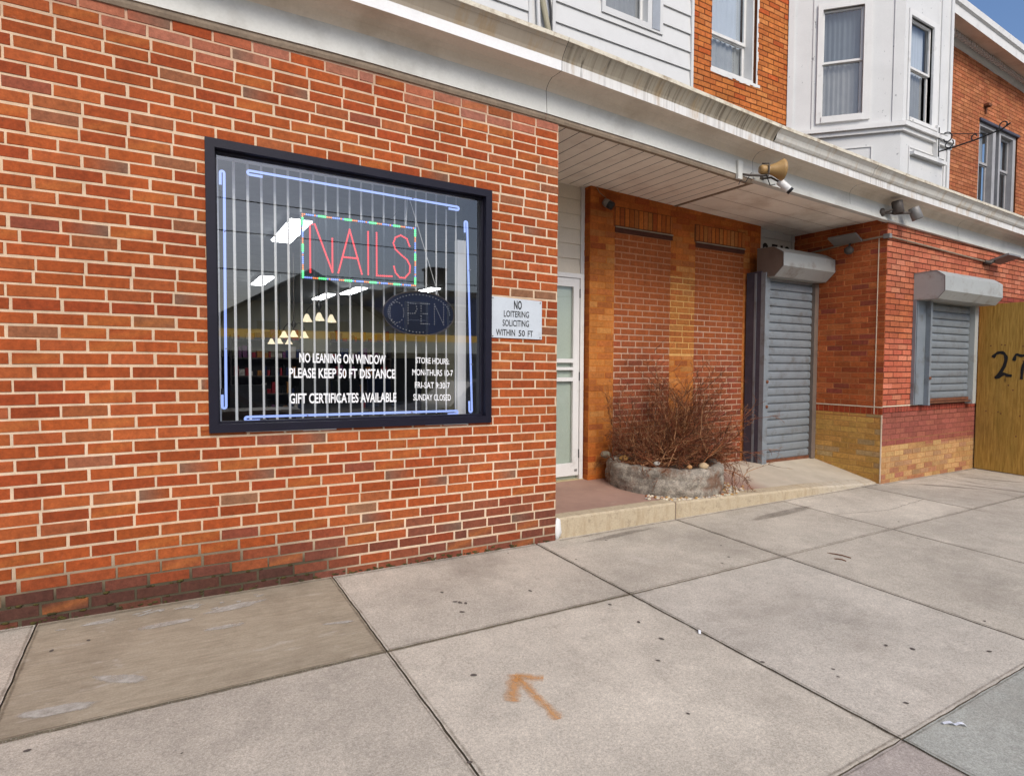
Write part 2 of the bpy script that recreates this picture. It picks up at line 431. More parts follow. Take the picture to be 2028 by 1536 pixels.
MSHADED2 = emit('warm_shade_glow', (1.0, 0.84, 0.58, 1), 0.75)
MLETTER = mat('white_vinyl', C(245, 245, 245, 0.9), 0.5, 0.02)
MSIGN = mat('sign_plate', C(205, 212, 218, 0.85), 0.4, 0.05, 6, 0.03, dirt=(C(160, 160, 158), 0.6, 0.8, 0.4, 8))
MINK = mat('black_ink', (0.02, 0.02, 0.02, 1), 0.5)
MLAMP = emit('fluorescent', (0.95, 0.98, 1.0, 1), 14.0)
MSHADEL = emit('warm_glass_shade', (1.0, 0.86, 0.62, 1), 2.0)
MPLANT = mat('planter_masonry', C(158, 148, 134, .75), 0.95, 0.45, 16, 0.35, 70, 1.0, dirt=(C(122, 84, 60), 0.50, 0.62, 0.8, 5.5))
MSOIL = mat('soil', C(70, 52, 38), 1.0, 0.3, 15, 0.2, 60, 0.8)
MTWIG = mat('dead_twig', None, 0.85, 0.2, 9, 0.1, attr=True)
MSTONE = mat('stone', None, 0.85, 0.18, 20, 0.1, attr=True)
MIRON = mat('wrought_iron', (0.018, 0.018, 0.02, 1), 0.5)

# ================================================================== SETTING
gb = MB()
gb.quad((-400, -400, -0.62), (400, -400, -0.62), (400, 400, -0.62), (-400, 400, -0.62))
tag(gb.build('ground', mat('far_ground', C(120, 118, 110), 0.95, 0.2, 0.2)), kind='structure')
rb = MB(); rb.quad((-120, -13.5, -0.50), (120, -13.5, -0.50), (120, -5.55, -0.48), (-120, -5.55, -0.48))
for k in range(-12, 14):
    rb.quad((k * 6, -9.6, -0.486), (k * 6 + 3, -9.6, -0.486), (k * 6 + 3, -9.48, -0.486), (k * 6, -9.48, -0.486), 1)
tag(rb.build('road', [mat('asphalt', (0.055, 0.055, 0.057, 1), 0.9, 0.2, 2, 0.2, 120, 0.4), mat('road_paint', C(225, 200, 90), 0.8)]), kind='structure')
fb = MB(); fb.box(-120, 120, -21.5, -13.5, -0.6, -0.36)
tag(fb.build('far_sidewalk', mat('far_sidewalk', C(180, 174, 162), 0.95)), kind='structure')

# the sidewalk: bed + one slab per joint cell
sb = MB()
XJ = [-9.55, -8.05, -6.55, -5.05, -3.55, -2.05, -0.55, 0.915, 2.447, 3.93, 5.43, 6.93, 8.43, 9.93, 11.43, 12.93, 14.43, 15.93]
YJ = [1.4, -1.055, -2.595, -4.15, -5.5]
dirt = (0.15, 0.125, 0.09, 1)
for i in range(len(XJ) - 1):
    for j in range(len(YJ) - 1):
        x0, x1, y1, y0 = XJ[i], XJ[i + 1], YJ[j], YJ[j + 1]
        xs = [x0, x1] if not x0 < 2.6 < x1 else [x0, 2.6, x1]
        for a, b in zip(xs, xs[1:]):
            sb.quad((a, y0, gz(a, y0) - 0.012), (b, y0, gz(b, y0) - 0.012), (b, y1, gz(b, y1) - 0.012), (a, y1, gz(a, y1) - 0.012), 0, dirt)
slabcols = {}
def slab(mb, x0, x1, y0, y1, g, col, mi, hy0, hy1):
    pts = []
    def edge(ax, ay, bx, by):
        n = max(6, int(max(abs(bx - ax), abs(by - ay)) / 0.05))
        for k in range(n):
            t = k / n; x = ax + (bx - ax) * t; y = ay + (by - ay) * t
            w = 0.004 * n3(x, y, 3.3, 14) + 0.003 * n3(x, y, 7.1, 40)
            if abs(bx - ax) > abs(by - ay): y += w
            else: x += w
            pts.append((x, y))
    gl = g + (.003 if abs(x0 - 2.447) < .01 else 0); gr = g + (.003 if abs(x1 - 2.447) < .01 else 0)
    edge(x0 + gl, y0 + hy0, x1 - gr, y0 + hy0); edge(x1 - gr, y0 + hy0, x1 - gr, y1 - hy1); edge(x1 - gr, y1 - hy1, x0 + gl, y1 - hy1); edge(x0 + gl, y1 - hy1, x0 + gl, y0 + hy0)
    n = len(pts); tilt = rnd.uniform(-0.001, 0.002)
    top = [(x, y, gz(x, y) + tilt) for x, y in pts]; bot = [(x, y, gz(x, y) - 0.03) for x, y in pts]
    cx, cy = (x0 + x1) / 2, (y0 + y1) / 2
    mb.add(top + [(cx, cy, gz(cx, cy) + tilt)], [(k, (k + 1) % n, n) for k in range(n)], mi, col)
    mb.add(top + bot, [(k, n + k, n + (k + 1) % n, (k + 1) % n) for k in range(n)], 0, dirt)
for i in range(len(XJ) - 1):
    for j in range(len(YJ) - 1):
        x0, x1, y1, y0 = XJ[i], XJ[i + 1], YJ[j], YJ[j + 1]
        if 0.9 < x0 < 0.93 and j == 0: pass
        k = rnd.uniform(0.90, 1.08)
        col = C(200, 190, 174, 0.85 * k); mi = 0
        if j == 0 and i == 6: mi = 1
        if j == 2 and x0 > 2: col = C(182, 182, 172, 0.76)
        elif j == 2: col = C(190, 178, 168, 0.74)
        if j == 1 and 2.3 < x0 < 2.6: col = C(199, 190, 176, 0.84)
        wj = {0: .0, 1: (.0075 if i < 8 else .0045 if i < 9 else .0022), 2: .0032, 3: .003, 4: .003}
        slab(sb, x0, x1, y0, min(y1, 1.3), (0.0035 if not (j < 2) else 0.0045) * (1 if i < 9 else .6), col, mi, wj[j + 1], wj[j])
sb.quad((-9.55, -5.6, -0.50), (15.93, -5.6, -0.50), (15.93, -5.5, gz(15.9, -5.5)), (-9.55, -5.5, gz(-9.5, -5.5)), 0, C(180, 175, 165))
sidewalk = tag(sb.build('sidewalk', [MCON, MBROWN], colour=True), kind='structure')

# marks on the pavement -------------------------------------------------
def blob(mb, cx, cy, a, b, rot, z=0.003, n=20, seed=0, inner=True, mat=0, irr=0.3, col=1.0):
    vs = [(cx, cy, gz(cx, cy) + z)]; cols = [(1, 1, 1, 1)]
    for k in range(n):
        t = 2 * PI * k / n; q = 1 + irr * mnoise.noise(Vector((math.cos(t) * 1.4 + seed, math.sin(t) * 1.4, seed * 2.3)))
        x = a * q * math.cos(t); y = b * q * math.sin(t)
        X = cx + x * math.cos(rot) - y * math.sin(rot); Y = cy + x * math.sin(rot) + y * math.cos(rot)
        vs.append((X, Y, gz(X, Y) + z)); cols.append((0, 0, 0, 1) if inner else (1, 1, 1, 1))
    for k in range(n):
        X = cx + (vs[1 + k][0] - cx) * .62; Y = cy + (vs[1 + k][1] - cy) * .62; vs.append((X, Y, gz(X, Y) + z)); cols.append((1, 1, 1, 1))
    mb.add(vs, [(0, n + 1 + k, n + 1 + (k + 1) % n) for k in range(n)] + [(n + 1 + k, 1 + k, 1 + (k + 1) % n, n + 1 + (k + 1) % n) for k in range(n)], mat, cols)
gm = MB()
gum = [(-0.311, -0.316), (1.185, -1.433), (2.023, -1.720), (1.92, -0.747), (2.225, -1.369), (2.232, -1.12), (1.828, -2.089), (1.421, -0.829),
       (1.463, -0.709), (1.431, -0.534), (2.467, -1.963), (2.713, -2.164), (2.669, -2.214), (3.187, -2.159), (3.271, -2.245), (3.598, -2.448),
       (3.995, -2.276), (3.399, -0.947), (3.71, -0.678), (2.198, -1.567), (2.982, -0.18), (2.727, -2.477), (1.47, -0.72), (1.445, -0.69), (1.49, -0.735)]
for k in range(18): gum.append((rnd.uniform(-0.6, 8), rnd.uniform(-3.0, -0.1)))
for k, (x, y) in enumerate(gum):
    r = rnd.uniform(0.006, 0.012) if k < 25 else rnd.uniform(0.004, 0.010)
    blob(gm, x, y, r * 1.3, r * 0.85, rnd.uniform(0, 3), 0.0032, 14, k, False, irr=.22)
tag(gm.build('gum_spot', mat('old_gum', (0.10, 0.082, 0.07, 1), 0.9), sidewalk), kind='stuff')
sm = MB()
for k, (x, y, a, b, r) in enumerate([(-0.15, -0.78, 0.15, 0.040, -0.55), (-0.36, -0.92, 0.17, 0.045, -0.1), (0.02, -0.29, 0.17, 0.035, 0.05), (0.33, -0.22, 0.20, 0.045, 0.15),
                                     (0.28, -0.45, 0.12, 0.03, 0.0), (0.79, -0.66, 0.11, 0.02, -0.2), (-0.28, -0.12, 0.10, 0.03, 0.1), (-0.05, -0.10, 0.08, 0.02, 0.3), (0.12, -0.11, 0.09, 0.025, 0.0)]):
    blob(sm, x, y, a, b, r, 0.004, 26, k * 1.7)
for k in range(12):
    blob(sm, rnd.uniform(-0.45, 0.5), rnd.uniform(-0.22, -0.04), rnd.uniform(0.015, 0.04), rnd.uniform(0.010, 0.018), rnd.uniform(-.4, .4), 0.0045, 14, k + 40)
sm.build('cement_smear', decal_mat('cement_smear', C(204, 199, 188, 0.78), 12, 0.42, 0.85, amax=.85), sidewalk, colour=True)
# dark water stains running out from the shop front, wet-looking joints
ds = MB()
for k, (x, y, a, b, r) in enumerate([(8.3, -0.75, 0.55, 0.05, -1.2), (8.9, -0.5, 0.5, 0.04, -1.0), (7.9, -0.45, 0.4, 0.05, -0.8), (3.2, -0.12, 0.5, 0.05, 0.05), (5.0, -0.3, 0.7, 0.08, 0.05)]):
    blob(ds, x, y, a, b, r, 0.0042, 26, k * 2.3 + 5)
ds.build('damp_stain', decal_mat('damp_stain', C(118, 106, 94, 0.7), 9, 0.42, 0.95, amax=.55), sidewalk, colour=True)

jd = MB(); ar = MB()
def ribbon(mb, pts, w, zf, mat=0):
    pts = [Vector((p[0], p[1], 0)) for p in pts]; vs = []; cs = []; n = len(pts)
    for i, p in enumerate(pts):
        d = (pts[min(i + 1, n - 1)] - pts[max(i - 1, 0)]).normalized(); s = Vector((-d.y, d.x, 0))
        for k in (-1, -0.12, 0.12, 1):
            q = p + s * w * k * (1 + 0.45 * n3(p.x, p.y, k, 22)); vs.append((q.x, q.y, zf(q.x, q.y))); cs.append((0, 0, 0, 1) if abs(k) == 1 else (1, 1, 1, 1))
    mb.add(vs, [(i * 4 + k, i * 4 + k + 1, (i + 1) * 4 + k + 1, (i + 1) * 4 + k) for i in range(n - 1) for k in range(3)], mat, cs)
def seg(a, b, n=9): return [(a[0] + (b[0] - a[0]) * i / n, a[1] + (b[1] - a[1]) * i / n) for i in range(n + 1)]
zj = lambda x, y: gz(x, y) + 0.0026
for xj in XJ[5:13]:
    for y0_, y1_ in ((-.02, -1.05), (-1.06, -2.59), (-2.6, -4.1)):
        for o in (-.014, .014): ribbon(jd, seg((xj + o, y0_), (xj + o, y1_), 26), .012 * rnd.uniform(.7, 1.3), zj)
for yj in (-1.055, -2.595):
    for a_, b_ in zip(XJ[5:13], XJ[6:14]):
        for o in (-.014, .014): ribbon(jd, seg((a_ + .01, yj + o), (b_ - .01, yj + o), 26), .011 * rnd.uniform(.7, 1.3), zj)
for a_, b_ in zip(XJ[5:8], (-.55, .915, 2.447)): ribbon(jd, seg((a_ + .01, -.03), (b_ - .01, -.03), 26), .035, zj)
ribbon(jd, seg((2.65, -.02), (7.2, -.005), 60), .03, zj); ribbon(jd, seg((7.3, -.03), (9.6, -.03), 40), .035, zj)
jd.build('joint_dirt', decal_mat('joint_dirt', C(128, 112, 90, .7), 13, 0.42, 1.0, amax=.6), sidewalk, colour=True)
ck = MB()
def crack(pts, w):
    q = []
    for a_, b_ in zip(pts, pts[1:]):
        n = max(3, int(math.hypot(b_[0] - a_[0], b_[1] - a_[1]) / .05)); q += seg(a_, b_, n)[:-1]
    q = [(x + .018 * n3(x, y, 2, 6) + .008 * n3(x, y, 5, 25), y + .018 * n3(x, y, 8, 6) + .008 * n3(x, y, 11, 25)) for x, y in q + [pts[-1]]]
    ribbon(ck, q, w, lambda x, y: gz(x, y) + .0036)
crack([(7.45, -.06), (7.9, -.35), (8.10, -.75), (8.02, -1.04)], .0035); crack([(8.6, -.05), (8.45, -.5), (8.75, -1.03)], .003)
crack([(5.45, -.55), (6.1, -.7), (6.92, -.62)], .002)
ck.build('crack', mat('crack_dirt', C(92, 80, 66, .6), .95), sidewalk)
za = lambda x, y: gz(x, y) + 0.004
za2 = lambda x, y: gz(x, y) + 0.005
za3 = lambda x, y: gz(x, y) + 0.006
ribbon(ar, seg((1.352, -1.548), (1.335, -1.875)), 0.038, za)
ribbon(ar, seg((1.345, -1.525), (1.448, -1.600)), 0.038, za2)
ribbon(ar, seg((1.352, -1.520), (1.232, -1.690)), 0.046, za3)
tag(ar.build('painted_arrow', decal_mat('orange_spray', C(222, 158, 86, 0.85), 26, 0.24, 0.80, amax=.62), base=(1.34, -1.7, -0.17), colour=True),
    'orange sprayed arrow mark on the grey pavement slab', 'painted arrow')

# ================================================================== LEFT SHOP (nail salon building)
shop = thing('brick_shop', 'red brick nail salon with one big navy framed window and white siding upstairs', 'building', (0, 0, -0.12))
F0 = FR((0, 0, 0), (1, 0, 0), (0, -1, 0))
PALL = [(0.46, C(176, 86, 42, .75)), (0.25, C(168, 78, 40, .75)), (0.20, C(182, 94, 50, .75)), (0.06, C(170, 94, 56, .75)), (0.02, C(158, 98, 68, .75)), (0.01, C(150, 80, 58, .75))]
def col_left(u, v):
    c = pick(PALL)
    low = 0.10 + 0.05 * n3(u, 0, 0, 0.9) + max(0, min(.16, (u - .5) * .16))
    p = max(0, min(1, (low - v) / 0.10 + 0.5))
    if p > 0: c = mixc(c, C(126, 76, 62, .7 * rnd.uniform(.85, 1.1)), p * (rnd.uniform(.6, .95) if rnd.random() < .9 else .2))
    if u < 0.75: c = mixc(c, C(76, 56, 50, .7), max(0, min(.75, (.04 - .05 * u + .04 * n3(u, 3, 0, 1.5) - v) / .08 + .4)))
    if v > 2.86 and rnd.random() < (v - 2.84) * 4.5: c = mixc(c, C(190, 128, 108), rnd.uniform(0.3, 0.75))
    r = rnd.random()
    if r < 0.02: c = mixc(c, C(140, 112, 86, .85), 0.7)
    elif r < 0.06:
        d = mixc(c, C(118, 98, 82, .85), 0.8); return [d, c, c, d] if rnd.random() < 0.5 else [c, d, d, c]
    elif r < 0.2:
        d = mixc(c, C(200, 120, 60), 0.5); return [d, c, d, c]
    return c
def mort_left(u, v):
    c = mixc(C(232, 208, 180, .82), C(222, 190, 156, .82), 0.5 + 0.5 * n3(u, v, 2, 1.7))
    lim = 0.20 if u < 0.9 else 0.0
    k = max(0, min(1, (lim + 0.10 * n3(u, 1, 0, 1.3) - v) / 0.14))
    c = mixc(c, (0.085, 0.07, 0.045, 1), k)
    t = max(0, min(1, (v - 2.93) / 0.12 + 0.6 * n3(u, v, 5, 3)))
    return mixc(c, C(196, 140, 118), t * 0.7)
WX0, WX1, WZ0, WZ1 = 0.238, 2.043, 0.826, 2.466
wl = MB()
brickwork(wl, F0, -3.2, 2.626, -0.25, 3.12, col_left, mort_left, [(WX0 + .01, WX1 - .01, WZ0 + .01, WZ1 - .01)], zoff=settle, odd=0.012, shift=0.035, vbase=-0.262, joint=.0108, jit=.004)
# wall core (thickness) with window reveal, and the end return at the recess
for (a, b, c, d) in subtract((-3.2, 2.622, -0.3, 3.12), [(WX0 + .01, WX1 - .01, WZ0 + .01, WZ1 - .01)]):
    wl.box(a, b, 0.004, 0.20, c - 0.02, d - 0.02, 2)
FRET = FR((2.626, 0, 0), (0, 1, 0), (1, 0, 0))
brickwork(wl, FRET, 0.0, 1.24, -0.25, 3.12, col_left, mort_left, vbase=-0.262 - 0.033)
wl.box(2.48, 2.622, 0.2, 1.36, -0.3, 3.1, 2)
wl.build('wall', [MBRK, MMOR, MROOM], shop, colour=True)
ms = MB(); mr = random.Random(8)
for k in range(240):
    x = mr.uniform(-1.6, 2.6); z = gz0(x) + abs(mr.gauss(0, .012))
    if x < .7 and mr.random() < .45: z = mr.choice((-.262 + .0665 * 3, -.262 + .0665 * 4)) + settle(x, 0) + mr.gauss(0, .004)
    r_ = mr.uniform(.003, .009); ms.stone((x, -.004, z), r_, 0, None, (1.9, .55, .8), k)
ms.build('moss', mat('moss', C(92, 84, 42, .6), 1.0, .35, 9, .2, 60, .6, dirt=(C(70, 58, 44, .6), .45, .6, .8, 12)), shop)['kind'] = 'stuff'

# shop window
wf = MB()
def wz(u, v): return v - 0.0125 * u
def fbs(mb, u0, u1, v0, v1, d0, d1, mat=0):   # box in the settled wall
    P = lambda u, v, d: F0.p(u, wz(u, v), d)
    mb.hexa([P(u0, v0, d1), P(u1, v0, d1), P(u1, v0, d0), P(u0, v0, d0), P(u0, v1, d1), P(u1, v1, d1), P(u1, v1, d0), P(u0, v1, d0)], mat)
fw = 0.048
fbs(wf, WX0, WX0 + fw, WZ0, WZ1, -0.055, 0.028); fbs(wf, WX1 - fw, WX1, WZ0, WZ1, -0.055, 0.028)
fbs(wf, WX0 + fw, WX1 - fw, WZ1 - fw, WZ1, -0.055, 0.028); fbs(wf, WX0 + fw, WX1 - fw, WZ0, WZ0 + fw, -0.055, 0.028)
i0, i1, k0, k1 = WX0 + fw, WX1 - fw, WZ0 + fw, WZ1 - fw    # inner bead
fbs(wf, i0, i0 + .012, k0, k1, -0.055, -0.02); fbs(wf, i1 - .012, i1, k0, k1, -0.055, -0.02)
fbs(wf, i0 + .012, i1 - .012, k1 - .012, k1, -0.055, -0.02); fbs(wf, i0 + .012, i1 - .012, k0, k0 + .012, -0.055, -0.02)
shopwin = wf.build('shop_window', MNAVY, shop)
pn = MB(); P = lambda u, v, d: F0.p(u, wz(u, v), d)
GD = -0.042
pn.quad(P(i0, k0, GD), P(i1, k0, GD), P(i1, k1, GD), P(i0, k1, GD)); pn.build('pane', MGLASS, shopwin)
ca = MB()
pr = random.Random(3)
x = WX0
while x < WX1:     # white caulk bead squeezed out under the frame
    w = pr.uniform(0.05, 0.2)
    if pr.random() < 0.5: fbs(ca, x, min(x + w, WX1), WZ0 - pr.uniform(0.004, 0.009), WZ0, 0.0, 0.012)
    x += w
ca.build('caulk', MWHITE, shopwin)
FG = FR((0, -GD, 0), (1, 0, 0), (0, -1, 0))
lt = MB()
for txt, u0, u1, va, vb in [('NO LEANING ON WINDOW', 0.740, 1.285, 1.222, 1.282), ('PLEASE KEEP 50 FT DISTANCE', 0.680, 1.350, 1.128, 1.190), ('GIFT CERTIFICATES AVAILABLE', 0.680, 1.357, 0.972, 1.035),
                            ('STORE HOURS:', 1.495, 1.742, 1.222, 1.263), ('MON-THURS 10-7', 1.470, 1.770, 1.140, 1.183), ('FRI-SAT 9:30-7', 1.488, 1.747, 1.054, 1.097), ('SUNDAY CLOSED', 1.477, 1.755, 0.970, 1.014)]:
    lt = MB(); put_text(lt, txt, FG, u0, u1, va, vb, 0.0015, bold=0.022 if u1 < 1.4 else 0.012, dv=-0.009); lt.build('lettering', MLETTER, shopwin)

# interior seen through the glass
rm = MB()
RX0, RX1, RY1, RZ = -3.1, 6.2, 11.6, 2.70
rm.quad((RX0, .2, -.05), (2.5, .2, -.05), (2.5, RY1, -.05), (RX0, RY1, -.05), 1); rm.quad((2.5, 1.34, -.05), (RX1, 1.34, -.05), (RX1, RY1, -.05), (2.5, RY1, -.05), 1)
rm.quad((RX0, .2, RZ), (2.5, .2, RZ), (2.5, RY1, RZ), (RX0, RY1, RZ), 2); rm.quad((2.5, 1.34, RZ), (RX1, 1.34, RZ), (RX1, RY1, RZ), (2.5, RY1, RZ), 2)
rm.quad((RX0, RY1, -.05), (RX1, RY1, -.05), (RX1, RY1, RZ), (RX0, RY1, RZ)); rm.quad((RX0, .2, -.05), (RX0, RY1, -.05), (RX0, RY1, RZ), (RX0, .2, RZ))
rm.quad((RX1, 1.34, -.05), (RX1, RY1, -.05), (RX1, RY1, RZ), (RX1, 1.34, RZ)); rm.quad((2.5, 1.34, -.05), (RX1, 1.34, -.05), (RX1, 1.34, RZ), (2.5, 1.34, RZ))
rm.box(RX0 + .01, RX1 - .01, RY1 - .06, RY1 - .01, -.04, 1.30, 3); rm.box(RX0 + .01, RX1 - .01, RY1 - .09, RY1 - .06, 1.30, 1.36, 3)
rm.build('interior_room', [mat('salon_wall', (.34, .31, .22, 1), 0.9, .15, .8), mat('salon_floor', (.10, .09, .08, 1), 0.5), mat('salon_ceiling', (.30, .31, .32, 1), 0.9), mat('salon_dado', (.035, .033, .035, 1), .6)], shop)
# ceiling lamps and chandeliers
def ceil_lamp(loc):
    t = thing('ceiling_light', '', 'ceiling light', loc, 'ceiling lights of the salon')
    x, y, z = loc; a = MB(); a.box(x - .12, x + .12, y - .64, y + .64, z - .03, z - .001); a.build('frame', MWHITE, t)
    b = MB(); b.box(x - .10, x + .10, y - .61, y + .61, z - .045, z - .031); b.build('diffuser', MLAMP, t); return t
def copy_tree(o, loc):
    c = o.copy(); COL.objects.link(c); c.location = loc
    for ch in o.children:
        d = ch.copy(); COL.objects.link(d); d.parent = c
        for g in ch.children:
            e = g.copy(); COL.objects.link(e); e.parent = d
    return c
lamp0 = ceil_lamp((1.28, 3.2, RZ))
lamp0['label'] = 'largest bright ceiling panel left of the lit nails sign'
for loc, lab in [((1.60, 7.6, RZ), 'small bright ceiling panel low at the far left of the salon'), ((3.12, 9.6, RZ), 'bright ceiling panel seen above the bell lamps'),
                 ((3.38, 8.2, RZ), 'bright ceiling panel under the bottom edge of the nails sign'), ((4.60, 7.5, RZ), 'bright ceiling panel just above the oval open sign')]:
    copy_tree(lamp0, loc)['label'] = lab
def chandelier(loc):
    t = thing('chandelier', '', 'chandelier', loc, 'chandeliers with bell shades')
    x, y, z = loc; a = MB(); a.tube([(x, y, RZ - .002), (x, y, z + .12)], 0.008, 6); a.lathe([(0.01, 0.1), (0.035, 0.14), (0.01, 0.2)], (x, y, z), (0, 0, 1), 8)
    pts = [(x + .14 * math.cos(q), y + .14 * math.sin(q)) for q in (0.3, 0.3 + 2.09, 0.3 + 4.19)]
    for px, py in pts: a.tube([(x, y, z + .13), ((x + px) / 2, (y + py) / 2, z + .17), (px, py, z + .10), (px, py, z + .07)], 0.006, 6)
    a.build('arm', MBRONZE, t)
    for px, py in pts:
        b = MB(); b.lathe([(0.012, 0.06), (0.022, 0.045), (0.034, 0.015), (0.058, -0.02)], (px, py, z), (0, 0, 1), 12, caps=(True, False)); h = b.build('shade', MSHADED2, t); b = MB(); b.ico((px, py, z), .022); b.build('bulb', MSHADEL, h)
    return t
ch0 = chandelier((1.44, 2.6, 1.67)); ch0['label'] = 'chandelier with the largest three lit bell shades, nearest the glass'
copy_tree(ch0, (1.47, 4.1, 1.56))['label'] = 'middle chandelier of three lit bell shades'
copy_tree(ch0, (1.55, 5.6, 1.52))['label'] = 'farthest and smallest chandelier of lit bell shades'
# a few pieces of furniture inside
mt = MB()
def table(loc, lab):
    t = thing('manicure_table', lab, 'table', loc, 'tables in the salon'); x, y, z = loc
    a = MB(); a.box(x - .5, x + .5, y - .25, y + .25, z + .70, z + .74); a.build('tabletop', MBRONZE, t)
    a = MB(); a.box(x - .46, x - .16, y - .22, y + .22, z, z + .699); a.build('pedestal', MBRONZE, t)
    a = MB(); a.box(x + .40, x + .45, y - .22, y + .22, z, z + .699); a.build('leg', MBRONZE, t)
table((0.9, 3.6, -.05), 'dark manicure table behind the lower left of the window')
table((2.6, 5.2, -.05), 'dark manicure table deeper in the salon')

def chair(loc, lab, c):
    t = thing('salon_chair', lab, 'chair', loc, 'chairs in the salon'); x, y, z = loc; mm = mat('chair_' + lab.split()[0], c, .6)
    a = MB(); a.box(x - .24, x + .24, y - .24, y + .24, z + .40, z + .50); a.build('seat', mm, t)
    a = MB(); a.hexa([(x - .23, y + .18, z + .50), (x + .23, y + .18, z + .50), (x + .23, y + .25, z + .50), (x - .23, y + .25, z + .50), (x - .22, y + .24, z + .98), (x + .22, y + .24, z + .98), (x + .22, y + .30, z + .98), (x - .22, y + .30, z + .98)]); a.build('backrest', mm, t)
    a = MB(); a.lathe([(.26, 0), (.26, .03), (.05, .05), (.03, .06), (.03, .40)], (x, y, z), (0, 0, 1), 14); a.build('pedestal', MGREYM, t)
chair((1.0, 4.4, -.05), 'black salon chair behind the left manicure table', (.02, .02, .022, 1))
chair((0.35, 3.9, -.05), 'maroon salon chair at the lower left of the window', (.22, .02, .025, 1))
chair((2.7, 6.0, -.05), 'charcoal salon chair behind the deeper manicure table', (.03, .032, .036, 1))
chair((3.6, 7.0, -.05), 'navy salon chair deep in the room under the hours lettering', (.02, .03, .07, 1))
def shelf(x, lab):
    t = thing('wall_shelf', lab, 'shelf', (x, RY1 - .35, -.05), 'shelves along the back of the salon'); y = RY1 - .35; z = -.05
    a = MB(); a.box(x - .8, x - .77, y - .12, y + .2, z, z + 1.9); a.build('side_panel', MBRONZE, t); a = MB(); a.box(x + .77, x + .8, y - .12, y + .2, z, z + 1.9); a.build('side_panel', MBRONZE, t)
    a = MB(); sr = random.Random(int(x * 10)); b = MB()
    for k in range(5):
        h = .1 + k * .42; a.box(x - .769, x + .769, y - .12, y + .19, z + h, z + h + .03)
        u = x - .72
        while u < x + .70:
            w = sr.uniform(.04, .12); hh = sr.uniform(.08, .28)
            if sr.random() < .8: b.box(u, u + w, y - .08, y + .05, z + h + .031, z + h + .031 + hh, 0, sr.choice([C(160, 40, 50), C(200, 190, 180), C(40, 50, 90), C(120, 70, 110), C(180, 120, 60), C(30, 30, 32)]))
            u += w + .015
    a.build('shelf_board', MBRONZE, t); o = b.build('bottle', mat('bottles_%d' % int(x * 10), None, .4, attr=True), t, colour=True); o['kind'] = 'stuff'
shelf(2.2, 'left shelf of bottles at the back of the salon'); shelf(4.4, 'right shelf of bottles at the back of the salon')

# vertical blind
bl = thing('vertical_blind', 'row of narrow white vertical slats turned edge-on behind the shop glass', 'blind', (1.13, 0.20, 2.45))
hb = MB(); hb.box(0.27, 2.02, 0.185, 0.225, 2.425, 2.465); hb.build('headrail', MBLIND, bl)
for x in [0.300] + [0.404 + 0.0772 * i for i in range(20)]:
    s = MB(); an = math.radians(35 + rnd.uniform(-3, 3)); ux, uy = math.cos(an) * 0.0095, math.sin(an) * 0.0095
    zt = 2.42; zb = 0.865 + rnd.uniform(-.004, .004)
    if x == 0.300: ux, uy = 0.022, 0.01
    nx, ny = -uy / 0.0125 * 0.0012, ux / 0.0125 * 0.0012
    vs = []
    for z in (zb, zt):
        vs += [(x - ux, 0.205 - uy, z), (x + nx, 0.205 + ny, z), (x + ux, 0.205 + uy, z), (x - nx * .5, 0.205 - ny * .5, z)]
    s.add(vs, [(0, 1, 5, 4), (1, 2, 6, 5), (2, 3, 7, 6), (3, 0, 4, 7)])
    s.build('slat', MBLIND, bl)
# fixed white post at the right side of the window
wp = MB(); wp.box(1.885, 1.955, 0.21, 0.26, 0.84, 2.12)
tag(wp.build('window_post', MSIDE, base=(1.92, .23, .84)), 'white upright board behind the glass at the right side', 'post')

# neon border tubes
def neon(a, b, hook, lab):
    a = Vector(a); b = Vector(b); d = (b - a).normalized(); h = Vector(hook)
    def end(p, s):
        pts = [p + h - s * 0.05 * d, p + h]
        for k in range(1, 6):
            t = PI * k / 6; pts.append(p + h * 0.5 + h * 0.5 * math.cos(t) + s * d * math.sin(t) * h.length * 0.5)
        return pts
    L = end(a, -1); R = end(b, 1)
    L = [a + h + d * 0.07] + L[1:]; R = [b + h - d * 0.07] + R[1:]
    pts = L + [a] + [a + (b - a) * i / 6 for i in range(1, 6)] + [b] + R[::-1]
    t = thing('neon_tube', lab, 'neon tube', a, 'neon tubes round the window')
    m = MB(); m.tube(pts, 0.0072, 8); m.build('tube', MNEON, t)
    for p in (L[0], R[0]): m = MB(); m.tube([p, p + (d if p is L[0] else -d) * 0.035], 0.0075, 8); m.build('electrode', MBLACK, t)
    for k in (0.25, 0.75):
        m = MB(); q = a + (b - a) * k; m.tube([q + Vector((0, -.004, 0)), q + Vector((0, -.035, 0))], 0.004, 6); m.build('standoff', MGREYM, t)
neon((0.478, .082, 2.345), (1.823, .082, 2.320), (0, 0, -0.022), 'blue neon tube along the top of the window')
neon((0.447, .082, 0.898), (1.816, .082, 0.885), (0, 0, -0.022), 'blue neon tube along the bottom of the window')
neon((0.335, .082, 0.964), (0.342, .082, 2.309), (-0.02, 0, 0), 'blue neon tube standing at the left of the window')
neon((1.941, .082, 0.882), (1.900, .082, 2.217), (-0.02, 0, 0), 'blue neon tube standing at the right of the window')

